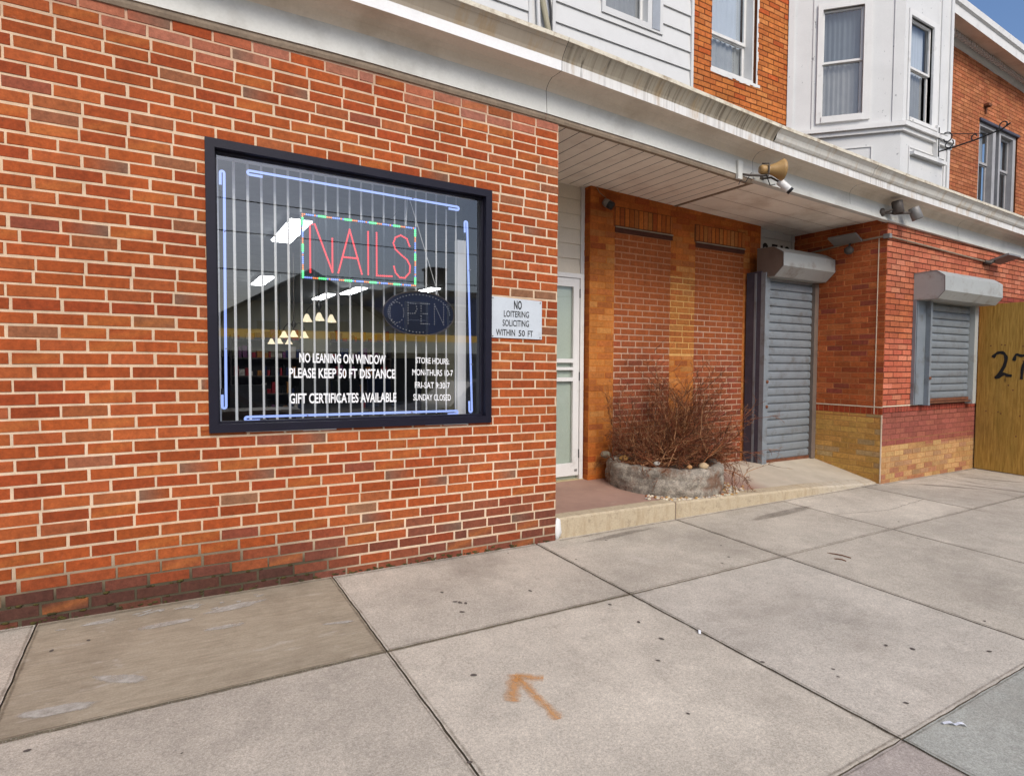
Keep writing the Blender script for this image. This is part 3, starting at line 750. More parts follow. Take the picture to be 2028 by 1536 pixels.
# NAILS LED sign
YS = 0.115
ls = thing('led_sign', 'rectangular LED sign reading NAILS in red with a multicolour border', 'LED sign', (1.14, YS, 1.75))
FS = FR((0, YS, 0), (1, 0, 0), (0, -1, 0))
sx0, sx1, sz0, sz1 = 0.780, 1.520, 1.752, 2.140
tp = NT('clear_acrylic'); tr_ = tp.n('ShaderNodeBsdfTransparent'); tr_.inputs[0].default_value = (0.62, 0.66, 0.70, 1)
df_ = tp.n('ShaderNodeBsdfPrincipled'); df_.inputs['Base Color'].default_value = (0.05, 0.07, 0.09, 1); mx_ = tp.n('ShaderNodeMixShader'); mx_.inputs[0].default_value = 0.35
tp.l(tr_.outputs[0], mx_.inputs[1]); tp.l(df_.outputs[0], mx_.inputs[2]); tp.l(mx_.outputs[0], tp.out.inputs[0])
m = MB(); m.box(sx0 - .012, sx1 + .012, YS, YS + .006, sz0 - .012, sz1 + .012); m.build('panel', tp.m, ls)
def dots(mb, pts, r=0.0072, mat=0, fr=FS):
    for u, v in pts: mb.ico(fr.p(u, v, 0.004), r, mat)
def stroke(pts, step):
    out = []
    for (a, b), (c, d) in zip(pts, pts[1:]):
        L = math.hypot(c - a, d - b); n = max(1, round(L / step))
        out += [(a + (c - a) * i / n, b + (d - b) * i / n) for i in range(n)]
    return out + [pts[-1]]
pal = []
U = lambda a: sx0 + (sx1 - sx0) * a
V = lambda b: sz0 + (sz1 - sz0) * b
NAILS = [[(.06, .09), (.06, .86), (.10, .86), (.245, .12), (.245, .66)], [(.295, .12), (.395, .84), (.50, .13)], [(.335, .38), (.465, .38)], [(.558, .13), (.558, .84)],
         [(.635, .84), (.635, .12), (.775, .13)],
         [(.945, .68), (.92, .80), (.86, .85), (.81, .80), (.79, .70), (.81, .60), (.86, .52), (.92, .44), (.95, .34), (.945, .22), (.90, .12), (.85, .12), (.81, .20), (.795, .30)]]
m = MB()
for st in NAILS: dots(m, stroke([(U(a), V(b)) for a, b in st], 0.0125))
m.build('lettering', MRED, ls)
m = MB(); per = stroke([(sx0, sz0), (sx0, sz1), (sx1, sz1), (sx1, sz0), (sx0, sz0)], 0.0125)
for i, p in enumerate(per): dots(m, [p], 0.0086 if (i % 13) < 4 else 0.0064, (0, 0, 0, 0, 1, 1, 1, 2, 2, 2, 2, 1, 2)[i % 13])
m.build('border_lights', [MGRN, MORG, MBLU], ls)
m = MB(); top = (1.47, YS + .003, 2.36)
m.tube([(sx0 + .55, YS + .003, sz1), top], 0.0018, 4); m.tube([(sx1 - .01, YS + .003, sz1), top], 0.0018, 4)
m.build('hanging_cord', MBLACK, ls)
# OPEN oval
YO = 0.135; FO = FR((0, YO, 0), (1, 0, 0), (0, -1, 0))
os_ = thing('open_sign', 'dark oval OPEN sign with unlit dots hanging below the nails sign', 'LED sign', (1.555, YO, 1.41))
cx, cz, ra, rbv = 1.560, 1.565, 0.262, 0.152
m = MB(); n = 48
ring = [(cx + ra * math.cos(2 * PI * k / n), cz + rbv * math.sin(2 * PI * k / n)) for k in range(n)]
m.add([(u, YO, v) for u, v in ring] + [(u, YO + .012, v) for u, v in ring], [tuple(range(n)), tuple(range(2 * n - 1, n - 1, -1))] + [(k, n + k, n + (k + 1) % n, (k + 1) % n) for k in range(n)])
m.build('panel', mat('oval_sign_navy', (0.005, 0.008, 0.022, 1), 0.3, spec=0.5), os_)
m = MB(); m.tube([(u, YO - .002, v) for u, v in ring + ring[:1]], 0.0045, 6, caps=False); m.build('rim', MBRONZE, os_)
m = MB(); dots(m, [(cx + (ra - .035) * math.cos(2 * PI * k / 56), cz + (rbv - .022) * math.sin(2 * PI * k / 56)) for k in range(44)], 0.0042, fr=FO)
m.build('border_dots', MLED0, os_)
OPEN = [[(-.165 + .05 * math.cos(t), .07 * math.sin(t)) for t in [i * PI / 8 for i in range(17)]], [(-.085, -.07), (-.085, .07), (-.03, .065), (-.02, .03), (-.035, .0), (-.085, -.005)],
        [(.07, .07), (.01, .07), (.01, -.07), (.07, -.07)], [(.01, 0), (.055, 0)], [(.11, -.07), (.11, .07), (.18, -.07), (.18, .07)]]
m = MB()
for st in OPEN: dots(m, stroke([(cx + a, cz + b) for a, b in st], 0.017), 0.0042, fr=FO)
m.build('lettering', MLED0, os_)
m = MB(); m.tube([(cx - .11, YO + .006, cz + .13), (1.475, YO + .006, 2.36)], 0.002, 4); m.tube([(cx + .15, YO + .006, cz + .12), (1.485, YO + .006, 2.36)], 0.002, 4)
m.build('hanging_cord', MBLIND, os_)

# NO LOITERING sign
sg = thing('warning_sign', 'grey metal NO LOITERING sign screwed to the brick right of the window', 'sign', (2.26, -0.008, 1.41))
FW = FR((0, -0.008, 0), (1, 0, 0), (0, -1, 0))
m = MB(); P = FW.p
sx = [(2.043, 1.409), (2.481, 1.404), (2.479, 1.689), (2.043, 1.703)]
m.add([P(u, v, 0.003) for u, v in sx] + [P(u, v, -0.001) for u, v in sx], [(0, 1, 2, 3), (7, 6, 5, 4), (0, 4, 5, 1), (1, 5, 6, 2), (2, 6, 7, 3), (3, 7, 4, 0)]); m.build('plate', MSIGN, sg)
def sign_line(*a, **k):
    m = MB(); put_text(m, *a, **k); m.build('lettering', MINK, sg)
sign_line('NO', FW, 2.235, 2.302, 1.617, 1.682, 0.0045, bold=0.025); sign_line('LOITERING', FW, 2.150, 2.365, 1.560, 1.606, 0.0045, bold=0.012)
sign_line('SOLICITING', FW, 2.140, 2.365, 1.493, 1.540, 0.0045, bold=0.012); sign_line('WITHIN', FW, 2.085, 2.245, 1.424, 1.470, 0.0045, bold=0.012)
sign_line('50', FW, 2.275, 2.330, 1.423, 1.468, 0.0045, bold=0.012); sign_line('FT', FW, 2.355, 2.400, 1.422, 1.466, 0.0045, bold=0.012)
m = MB()
for u, v in ((2.06, 1.69), (2.465, 1.675), (2.06, 1.42), (2.465, 1.418)): m = MB(); m.lathe([(0.006, 0), (0.005, 0.003), (0.0, 0.004)], FW.p(u, v, 0.003), (0, -1, 0), 8); m.build('screw', MGREYM, sg)

# siding over the door and the storm door (plane y = 1.22)
FD = FR((0, 1.22, 0), (1, 0, 0), (0, -1, 0))
def laps(mb, fr, u0, u1, zs, mat=0, out=0.016, dzu=0.0):
    for a, b in zip(zs, zs[1:]):
        P = fr.p
        mb.add([P(u0, a, out), P(u1, a + dzu, out), P(u1, b + dzu, 0.003), P(u0, b, 0.003), P(u0, a, -.01), P(u1, a + dzu, -.01)], [(0, 1, 2, 3), (4, 5, 1, 0)], mat)
m = MB(); laps(m, FD, 2.62, 3.80, [2.15 + 0.150 * i for i in range(7)]); m.build('door_siding', mat('beige_siding', C(214, 204, 186, .9), .6, .05), shop)
m = MB(); m.fbox(FD, 3.755, 3.80, 2.15, 3.05, 0.0, 0.03); m.build('corner_trim', MSIDE, shop)
sd = MB()
L0, L1 = 2.70, 3.785
for (a, b, c, d) in [(L0, L0 + .06, .03, 2.145), (L1 - .045, L1, .03, 2.145), (L0 + .06, L1 - .045, 2.10, 2.145)]: sd.fbox(FD, a, b, c, d, 0.0, 0.05)
for (a, b, c, d) in [(L0 + .06, L0 + .14, .07, 2.095), (L1 - .125, L1 - .05, .07, 2.095), (L0 + .14, L1 - .125, 2.01, 2.095), (L0 + .14, L1 - .125, .07, .20),
                     (L0 + .14, L1 - .125, 1.235, 1.275), (L0 + .14, L1 - .125, 1.16, 1.19), (L0 + .14, L1 - .125, 1.045, 1.085)]: sd.fbox(FD, a, b, c, d, 0.005, 0.038)
door = sd.build('storm_door', MWHITE, shop)
m = MB(); m.quad(FD.p(L0 + .14, .2, .02), FD.p(L1 - .125, .2, .02), FD.p(L1 - .125, 2.01, .02), FD.p(L0 + .14, 2.01, .02)); m.build('pane', MGLASS2, door)
for z in (0.25, 1.05, 1.9): m = MB(); m.fbox(FD, L1 - .052, L1 - .046, z, z + .09, 0.039, 0.05); m.build('hinge', MBLACK, door)
m = MB(); m.fbox(FD, L0 + .1, L1 - .05, .03, 2.1, -0.03, -0.005); m.build('inner_door', MDOORG, shop)
m = MB(); m.fbox(FD, 2.62, 3.80, -.12, .03, -0.05, 0.05); m.build('door_sill', mat('sill_stone', C(205, 190, 150), 0.8), shop)
m = MB(); m.fbox(FD, L1 - .10, L1 - .065, .11, .135, 0.0385, 0.0395); m.build('maker_plate', MGREYM, door)

# upper floor of the left shop: siding, window, pipes
FU = FR((0, 1.05, 0), (1, 0, 0), (0, -1, 0))
m = MB(); zs = [3.5 + 0.1945 * i for i in range(22)]
def laps_h(mb, fr, u0, u1, zs, hole):
    for a, b in zip(zs, zs[1:]):
        for (p, q, c, d) in subtract((u0, u1, a, b), [hole]):
            f = lambda z: 0.018 * (1 - (z - a) / (b - a)) + 0.003
            P = fr.p
            mb.add([P(p, c, f(c)), P(q, c, f(c)), P(q, d, f(d)), P(p, d, f(d)), P(p, c, -.01), P(q, c, -.01)], [(0, 1, 2, 3), (4, 5, 1, 0)])
laps_h(m, FU, 3.30, 5.12, [z - 0.19 * 0 + .02 - 0.012 for z in zs], (3.86, 4.70, 4.74, 6.3))
laps_h(m, FU, -3.2, 3.00, [z + .01 for z in zs], (-2, -1, 4.7, 6.2))
for (a, b, c, d) in subtract((-3.2, 5.13, 3.4, 7.7), [(3.87, 4.69, 4.74, 6.3)]): m.box(a, b, 1.055, 1.20, c, d)
m.build('upper_siding', MSIDE, shop)
m = MB(); m.fbox(FU, 3.00, 3.03, 3.4, 7.7, -.01, .03); m.fbox(FU, 3.265, 3.30, 3.4, 7.7, -.01, .03); m.fbox(FU, 5.12, 5.155, 3.4, 7.7, -.01, .035); m.fbox(FU, 3.03, 3.265, 3.4, 7.7, -.01, .012); m.build('corner_board', MSIDE, shop)
m = MB(); m.tube([FU.p(2.95, 5.2, .06), FU.p(3.12, 4.62, .06), FU.p(3.22, 4.25, .06), FU.p(3.24, 3.55, .06)], 0.028, 8); m.build('drain_pipe', mat('pipe_tan', C(190, 182, 155), 0.6), shop)
m = MB(); m.tube([FU.p(3.12, 5.2, .04), FU.p(3.235, 4.55, .04), FU.p(3.25, 3.55, .04)], 0.012, 6); m.build('cable', MBLACK, shop)
m = MB()
m.tube([FU.p(3.02, 5.2, .045), FU.p(3.08, 4.75, .045), FU.p(3.10, 4.3, .045), FU.p(3.11, 3.55, .045)], 0.02, 8); m.build('conduit', MSIDE, shop)

def sash_window(par, fr, u0, u1, v0, v1, vm, mats, cas=(.06, .06, .08, .09), proud=0.03, back=0.03, fw=0.03, dark_low=True, sill=0.03, du=0.0):
    cm, sm_, gm_, bm_, bm2 = mats
    m = MB(); l, r, t, b = cas
    m.fbox(fr, u0 - l, u0, v0 - b, v1 + t, -back - .05, proud); m.fbox(fr, u1, u1 + r, v0 - b, v1 + t, -back - .05, proud)
    m.fbox(fr, u0, u1, v1, v1 + t, -back - .05, proud)
    m.fbox(fr, u0, u1, v0 - b, v0, -back - .05, proud + sill)
    w = m.build('window', cm, par)
    m = MB()
    for (c, d, q) in ((vm, v1, -back), (v0, vm + .02, -back - .022)):
        m.fbox(fr, u0, u0 + fw, c, d, q - .02, q); m.fbox(fr, u1 - fw, u1, c, d, q - .02, q)
        m.fbox(fr, u0 + fw, u1 - fw, d - fw, d, q - .02, q); m.fbox(fr, u0 + fw, u1 - fw, c, c + fw, q - .02, q)
    m.build('sash', sm_, w)
    for (c, d, q) in ((vm + fw, v1 - fw, -back - .012), (v0 + fw, vm - .01, -back - .034)):
        m = MB(); m.quad(fr.p(u0 + fw, c, q), fr.p(u1 - fw, c, q), fr.p(u1 - fw, d, q), fr.p(u0 + fw, d, q)); m.build('pane', gm_, w)
    m = MB(); n = 26; ph = rnd.uniform(0, 9)
    for (c, d, mi) in ((v0 + .01, vm, 1), (vm, v1 - .01, 0)):
        vs = []
        for k in range(n + 1):
            u = u0 + fw * .5 + (u1 - u0 - fw) * k / n; q = -back - .075 + .011 * math.sin(k * 1.9 + ph + 1.5 * n3(k, ph, 0, .3)) + .006 * n3(k, ph, 3, .9)
            vs += [fr.p(u, c, q), fr.p(u, d, q)]
        m.add(vs, [(2 * k, 2 * k + 2, 2 * k + 3, 2 * k + 1) for k in range(n)], mi, None, True)
    m.build('blind', [bm_, bm2], w)
    return w
sash_window(shop, FU, 3.905, 4.47, 4.80, 6.2, 5.5, (MSIDE, MWHITE, MGLASS2, mat('dim_blind', (.3, .32, .34, 1)), MSHADED), cas=(.045, .22, .08, .065), sill=0.0, proud=.032)
m = MB(); m.fbox(FU, 4.53, 4.64, 4.76, 6.2, .033, .038); m.build('shutter_strip', mat('grey_strip', C(176, 182, 190), 0.5), shop)
m = MB(); m.box(-3.2, 5.2, 1.2, 12, 7.4, 7.6); m.box(-3.2, -3.1, 1.2, 12, -.3, 7.4); m.box(-3.2, 5.2, 11.8, 12, -.3, 7.4); m.build('roof', MSTRIP, shop)

# ================================================================== CORNICE ALONG THE ROW
cor = thing('cornice', 'long white painted eaves cornice and gutter running above all the shop fronts', 'cornice', (2.5, -0.1, 3.05))
XSEG = [(-3.2, 2.498), (2.502, 4.838), (4.842, 6.448), (6.452, 8.9), (8.904, 14.5)]
def sweep(mb, prof, xa, xb, mat=0, extra=None, wob=0.0):
    n = max(2, int((xb - xa) / 0.25)); xs = [xa + (xb - xa) * i / n for i in range(n + 1)]; k = len(prof)
    vs = []
    for x in xs:
        w = wob * n3(x, 0, 0, 2.2)
        ex = extra(x) if extra else (0, 0)
        for y, z in prof: vs.append((x, y + ex[0] + w * 0.5, z + dz(x) + ex[1] + w))
    mb.add(vs, [(i * k + j, (i + 1) * k + j, (i + 1) * k + j + 1, i * k + j + 1) for i in range(n) for j in range(k - 1)], mat)
lipx = lerp_table([(-4, -0.0), (2.5, 0.0), (4.84, -0.03), (14, -0.03)])
ex = lambda x: (lipx(x) * 0.6, lipx(x) * 0.6)
gut = MB(); dr = MB(); un = MB(); fa = MB(); st = MB(); lp = MB()
for i, (a, b) in enumerate(XSEG):
    gm_i = 2 if i == 0 else 0 if i == 1 else 1
    if i < 2: face = [(-.217, 3.372), (-.226, 3.392), (-.243, 3.415), (-.262, 3.438), (-.281, 3.458), (-.292, 3.468)]
    else: face = [(-.217, 3.372), (-.232, 3.380), (-.246, 3.398), (-.253, 3.420), (-.262, 3.440), (-.278, 3.455), (-.292, 3.468)]
    sweep(gut, face, a, b, gm_i, ex)
    sweep(lp, [(-.292, 3.468), (-.299, 3.470), (-.301, 3.497), (-.290, 3.499), (-.280, 3.490)], a, b, 0, ex, 0.003)
    sweep(dr, [(-.217, 3.302), (-.217, 3.372)], a, b, 0 if i == 0 else 1, ex, 0.002)
    sweep(un, [(-.018, 3.240), (-.030, 3.262), (-.055, 3.288), (-.094, 3.306), (-.130, 3.304), (-.217, 3.302)], a, b, 0)
    sweep(fa, [(-.030, 3.072), (-.026, 3.150), (-.022, 3.205), (-.018, 3.240)], a, b, 0)
    if i < 2: sweep(st, [(0.02, 3.030), (-.012, 3.032), (-.020, 3.050), (-.022, 3.070), (-.030, 3.072)], a, b, 0)
    else: sweep(st, [(0.02, 3.058), (-.040, 3.060), (-.042, 3.082), (-.034, 3.086), (-.034, 3.112), (-.028, 3.116)], a, b, 1)
gut.build('gutter', [MGUT1, MGUT2, gutter_mat('gutter_beige', C(206, 192, 172, 0.74), 0.12)], cor); dr.build('drip_edge', [MDRIP, gutter_mat('stained_drip_edge', C(234, 233, 230, .88), .45)], cor); un.build('cove', MUNDER, cor); fa.build('fascia', MFASC, cor)
st.build('lower_moulding', [MSTRIP, MFASC], cor); lp.build('gutter_lip', mat('lip_paint', C(228, 220, 200, .85), .5, .08, 12, .05, dirt=(C(150, 120, 80), .5, .7, .7, 11)), cor)
rf = MB(); sweep(rf, [(-.275, 3.45), (-.2, 3.47), (1.10, 3.62)], -3.2, 14.5); sweep(rf, [(-.20, 3.33), (-.19, 3.44)], -3.2, 14.5); sweep(rf, [(-.0, 3.10), (-.005, 3.25), (-.03, 3.31), (-.2, 3.325)], -3.2, 14.5)
rf.build('lean_to_roof', MDARK, cor)
# roof grit line along the lip
m = MB(); sweep(m, [(-.279, 3.491), (-.262, 3.505), (-.2, 3.50)], -3.2, 14.5, 0, ex, .004); m.build('shingle_edge', mat('shingle', C(95, 85, 72), .95, .3, 20), cor)

# soffit of the recess
sf = thing('soffit', 'beige board soffit over the recessed entrance', 'soffit', (4.9, 0.6, 3.03))
dz_row = dz
dz = lerp_table([(2.6, 0.0), (3.5, -.022), (4.9, -.07), (7.3, -.145)])
m = MB(); x = 2.62; zs_ = 3.066
while x < 4.96:
    x2 = min(x + 0.14, 4.98)
    P4 = lambda xx, yy, d: (xx, yy, zs_ + dz(xx) - d)
    m.add([P4(x + .004, .0, .002), P4(x2 - .004, .0, .002), P4(x2 - .004, 1.24, .002), P4(x + .004, 1.24, .002)], [(0, 1, 2, 3)])
    m.add([P4(x2 - .004, .0, .002), P4(x2 + .004, .0, -.006), P4(x2 + .004, 1.24, -.006), P4(x2 - .004, 1.24, .002)], [(0, 1, 2, 3)], 1)
    x = x2
m.build('board', [MBOARD, MSTRIP], sf)
m = MB()
n = 12
for i in range(n):
    xa, xb = 5.0 + (7.3 - 5.0) * i / n, 5.0 + (7.3 - 5.0) * (i + 1) / n
    m.quad((xa, 0, zs_ + dz(xa)), (xb, 0, zs_ + dz(xb)), (xb, 1.24, zs_ + dz(xb)), (xa, 1.24, zs_ + dz(xa)))
    for ya in (.30, .62, .94): m.quad((xa, ya, zs_ + dz(xa) - .003), (xb, ya, zs_ + dz(xb) - .003), (xb, ya + .006, zs_ + dz(xb) - .003), (xa, ya + .006, zs_ + dz(xa) - .003), 1)
m.build('sheet', [mat('soffit_sheet', (.92, .87, .78, 1), .6, .1, 1.5, .04, dirt=(C(190, 160, 125), .5, .75, .5, 2)), MSTRIP], sf)
m = MB(); m.hexa([(4.975, 0, zs_ + dz(5) - .012), (5.005, 0, zs_ + dz(5) - .012), (5.005, 1.24, zs_ + dz(5) - .012), (4.975, 1.24, zs_ + dz(5) - .012),
                  (4.975, 0, zs_ + dz(5) + .02), (5.005, 0, zs_ + dz(5) + .02), (5.005, 1.24, zs_ + dz(5) + .02), (4.975, 1.24, zs_ + dz(5) + .02)]); m.build('cross_strip', MSTRIP, sf)
m = MB(); m.box(2.45, 7.4, 0.0, 1.9, 3.10, 3.12); m.build('backing', MDARK, sf)
dz = dz_row

# ================================================================== MIDDLE HOUSE
mid = thing('brick_house', 'orange brick rowhouse with a white bay window and a bricked-up panel wall below', 'building', (5.1, 1.1, 0.02))
FP = FR((0, 1.10, 0), (1, 0, 0), (0, -1, 0))
TAN = [(0.45, C(198, 124, 62, .70)), (0.3, C(190, 112, 56, .70)), (0.15, C(204, 136, 74, .70)), (0.1, C(180, 102, 54, .70))]
TAND = [(0.4, C(180, 98, 42, .8)), (0.3, C(168, 84, 38, .8)), (0.3, C(192, 108, 46, .8))]
INF = [(0.5, C(160, 84, 54, .74)), (0.3, C(150, 74, 50, .74)), (0.2, C(144, 78, 60, .74))]
def col_tan(u, v):  # bricks turn redder and darker upward: shade under the soffit put into the colour
    p = (v - 2.2) / 0.7 + 0.25 * n3(u, v, 0, 1.5)
    if v < .45 and u < 4.2: p = 0.55
    return pick(TAND) if rnd.random() < p else pick(TAN)
mt_tan = lambda u, v: mixc(C(196, 118, 52, .8), C(172, 92, 44, .8), max(0, min(1, (v - 2.0))))  # mortar darkens upward too, the same shade worked into its colour
LX0, LX1, RX0_, RX1_ = 4.125, 4.935, 5.325, 6.165
pm = MB(); ZT = 3.03
holes = [(LX0, LX1, -.1, 2.655), (RX0_, RX1_, -.1, 2.625), (LX1 - .01, RX0_ + .01, 1.32, 2.22), (LX0 - .02, LX1 + .02, 2.655, 2.87), (RX0_ - .02, RX1_ + .02, 2.625, 2.83)]
brickwork(pm, FP, 3.80, 6.28, -.06, ZT, col_tan, mt_tan, holes, joint=0.006, proud=0.002, vbase=-.06)
brickwork(pm, FP, 6.28, 6.48, 2.3, ZT, col_tan, mt_tan, joint=0.006, proud=0.002, vbase=-.06)
mort_inf = lambda u, v: mixc(mixc(C(212, 176, 150, .72), C(190, 148, 120, .72), 0.5 + n3(u, v, 0, 2)), C(186, 122, 82, .75), max(0, min(.85, (v - 1.5) / .7 + .4 * n3(u, v, 4, 2))))
col_inf = lambda u, v: mixc(pick(INF), C(168, 90, 44, .74), max(0, min(.9, (v - .9) / 1.1 + rnd.uniform(-.25, .25))))
brickwork(pm, FP, LX0, LX1, -.06, 2.60, col_inf, mort_inf, joint=0.0125, proud=-0.004 + .007, vbase=-.06)
brickwork(pm, FP, RX0_, RX1_, -.06, 2.565, col_inf, mort_inf, joint=0.0125, vbase=-.06, shift=.06)
brickwork(pm, FP, LX1, RX0_, 1.32, 2.22, col_tan, lambda u, v: C(220, 170, 105, .8), joint=0.011, vbase=-.06, odd=.1)
for a, b, z0, z1 in ((LX0 - .02, LX1 + .02, 2.672, 2.87), (RX0_ - .02, RX1_ + .02, 2.642, 2.83)):
    brickwork(pm, FP, a, b, z0, z1, lambda u, v: pick(TAND if rnd.random() < .6 else TAN), lambda u, v: C(112, 72, 44, .7), soldier=True, joint=0.009, proud=0.002)
FPL = FR((3.80, 1.10, 0), (0, 1, 0), (-1, 0, 0))
brickwork(pm, FPL, 0, .14, -.06, ZT, lambda u, v: pick(TAND), mt_tan, joint=.006, proud=.002, vbase=-.06)
pm.box(3.803, 6.47, 1.103, 1.40, -.1, 3.02, 1, C(150, 90, 60))
pm.build('panel_wall', [MBRK2, MMOR], mid, colour=True)
MLINT = mat('rusted_lintel', C(96, 54, 40, .6), .9, .25, 9, .15)
for a, b, z in ((LX0, LX1 + .02, 2.628), (RX0_, RX1_ + .01, 2.598)): m = MB(); m.fbox(FP, a, b, z - .024, z + .022, -.01, .008); m.fbox(FP, a, b, z + .022, z + .034, -.01, .020, 1); m.build('lintel', [MLINT, MSTRIP], mid)

# upper storey in orange brick
ORG = [(0.5, C(206, 122, 62, .8)), (0.3, C(198, 112, 56, .8)), (0.14, C(214, 134, 74, .8)), (0.06, C(190, 92, 44, .85))]
m = MB(); dmort = lambda u, v: C(112, 66, 42, .8)
brickwork(m, FU, 5.155, 6.87, 3.5, 7.6, lambda u, v: pick(ORG), dmort, [(5.475, 6.262, 4.60, 6.30)], course=.0615, joint=.009, proud=.003, jit=.002)
for (a, b, c, d) in subtract((5.155, 6.87, 3.4, 7.6), [(5.475, 6.262, 4.60, 6.30)]): m.box(a, b, 1.054, 1.3, c, d, 1, C(120, 70, 45))
m.box(6.87, 10.9, 1.10, 1.3, 3.4, 7.6, 1, C(120, 70, 45))
m.build('upper_wall', [MBRK2, MMOR], mid, colour=True)
FUB = FR((0, 1.19, 0), (1, 0, 0), (0, -1, 0))
w = sash_window(mid, FUB, 5.500, 6.235, 4.645, 6.27, 5.10, (MWHITE, MWHITE, MGLASS2, MSHADE, mat('window_net', (.30, .31, .32, 1))), cas=(.023, .025, .03, .04), proud=.10, back=0.0, fw=.035, sill=.02)
m = MB(); pr = random.Random(5)
for k in range(14):   # ragged white caulk on the brick round the opening
    u = 5.46 + .062 * k; m.fbox(FU, u, u + .062, 4.575 - pr.uniform(0, .02), 4.603, 0, .008)
for k in range(30):
    z = 4.60 + .056 * k; m.fbox(FU, 6.258, 6.272 + pr.uniform(0, .02), z, z + .056, 0, .007)
m.build('caulk', MWHITE, w)

# bay window
A = Vector((6.86, 1.05, 0)); B = Vector((7.725, .115, 0)); Cc = Vector((8.90, .115, 0)); Dd = Vector((9.76, 1.05, 0))
tc = (B - A).normalized(); FC = FR(A, tc, (tc.y, -tc.x, 0)); CL = (B - A).length
FB = FR((0, .115, 0), (1, 0, 0), (0, -1, 0))
td = (Dd - Cc).normalized(); FE = FR(Cc, td, (td.y, -td.x, 0))
m = MB()
cw = (0.39, 0.845, 4.29, 5.59); bw = (7.845, 8.395, 4.225, 5.43)
for (a, b, c, d) in subtract((0.0, CL, 3.3, 7.6), [cw]): m.fbox(FC, a, b, c, d, -.06, 0)
for (a, b, c, d) in subtract((B.x, Cc.x, 3.3, 7.6), [bw]): m.fbox(FB, a, b, c, d, -.06, 0)
m.fbox(FE, 0, CL, 3.3, 7.6, -.06, 0)
m.fbox(FC, .0, .068, 3.3, 7.6, 0, .022); m.fbox(FC, .285, .30, 3.3, 7.6, 0, .010)        # flat boards
m.fbox(FC, 1.17, CL + .006, 4.16, 7.6, 0, .012); m.fbox(FB, B.x - .006, B.x + .075, 4.16, 7.6, 0, .012)
m.fbox(FB, 8.60, 8.66, 4.16, 7.6, 0, .014); m.fbox(FB, 8.84, 8.905, 3.3, 7.6, 0, .018)
m.build('bay_wall', MPEEL, mid)
m = MB()   # sill ledge round the bay, in two steps
for h0, h1, o in ((4.085, 4.135, .075), (4.035, 4.085, .040)):
    m.fbox(FC, -.02, CL, h0, h1, 0, o); m.fbox(FB, B.x, Cc.x, h0, h1, 0, o); m.fbox(FE, 0, CL, h0, h1, 0, o)
    mi = (FC.n + FB.n).normalized() * (o / math.cos(math.acos(max(-1, min(1, FC.n.dot(FB.n)))) / 2)); p0 = B.copy(); p1 = B + FC.n * o; p2 = B + mi; p3 = B + FB.n * o
    m.hexa([(p.x, p.y, h0) for p in (p0, p1, p2, p3)] + [(p.x, p.y, h1) for p in (p0, p1, p2, p3)])
m.build('bay_ledge', MWHITE, mid)
m = MB()   # recessed apron panels: raised beads
for fr, a, b in ((FC, .20, .97), (FB, 7.90, 8.78)):
    for (p, q, c, d) in [(a, b, 3.88, 3.895), (a, a + .015, 3.4, 3.88), (b - .015, b, 3.4, 3.88)]: m.fbox(fr, p, q, c, d, 0, .012)
m.fbox(FB, 7.92, 8.74, 3.79, 3.83, 0, .06); m.fbox(FB, 7.90, 8.78, 4.17, 4.20, 0, .05)
m.build('apron_moulding', MWHITE, mid)
sash_window(mid, FC, .39, .845, 4.29, 5.59, 4.945, (MWHITE, MWHITE, MGLASS2, mat('dim_curtain', (.10, .12, .14, 1)), mat('bay_screen', (.22, .22, .22, 1))), cas=(.055, .085, .07, .075), proud=.025, back=.02, fw=.026, sill=.012)
sash_window(mid, FB, 7.845, 8.395, 4.225, 5.43, 4.84, (MWHITE, MWHITE, MGLASS2, MSHADE, MSHADED), cas=(.045, .13, .07, .045), proud=.025, back=.02, fw=.026, sill=.012)
m = MB(); m.box(5.155, 10.95, .3, 12, 7.6, 7.75); m.build('roof', MSTRIP, mid)

# ================================================================== RIGHT SHOP
rs = thing('corner_shop', 'orange brick shuttered shop with tan painted base and dark brick upper floor', 'building', (9.0, 0, -0.17))
FR_ = FR((0, 0, 0), (1, 0, 0), (0, -1, 0))
PTOP = [(0.5, C(196, 114, 84, .84)), (0.3, C(186, 104, 76, .84)), (0.2, C(204, 128, 98, .84))]
PMID = [(0.5, C(192, 106, 70, .8)), (0.3, C(180, 96, 64, .8)), (0.2, C(200, 118, 80, .8))]
PLOW = [(0.5, C(200, 112, 82, .85)), (0.3, C(188, 98, 72, .85)), (0.2, C(210, 128, 98, .85))]
PRED = [(0.6, C(164, 80, 60, .85)), (0.4, C(152, 72, 58, .85))]
MAUV = [(0.6, C(160, 92, 76, .85)), (0.4, C(150, 84, 70, .85))]
TANP = [(0.5, C(200, 158, 106, .8)), (0.3, C(192, 146, 94, .8)), (0.2, C(180, 138, 100, .8))]
def col_rf(u, v):
    bd = 0.265 - 0.02 * (u - 7.3) + 0.03 * n3(u, 0, 1, 4)
    if v < bd:
        if v < .0 and rnd.random() < .4: return mixc(pick(TANP), pick(MAUV), .6)
        return pick(TANP)
    if v < .66:
        if v - bd < .035: return [pick(TANP)] * 2 + [pick(MAUV)] * 2
        return pick(MAUV)
    if u > 9.3 and v < 2.2: return pick(PRED)
    if v > 2.05 + .1 * n3(u, v, 0, 2): return pick(PTOP)
    if v > 1.55 + .05 * n3(u, v, 0, 2): return pick(PMID)
    return pick(PLOW)
def mort_rf(u, v):
    if v < .27: return C(190, 140, 92, .8)
    if v < .66: return C(140, 84, 72, .8)
    return C(98, 58, 44, .75)
rw = MB(); WH = (8.08, 9.31, .80, 2.12)
zo = lambda u, v: 0.0
brickwork(rw, FR_, 7.27, 14.5, -.26, .66, col_rf, mort_rf, joint=.009, vbase=-.26)
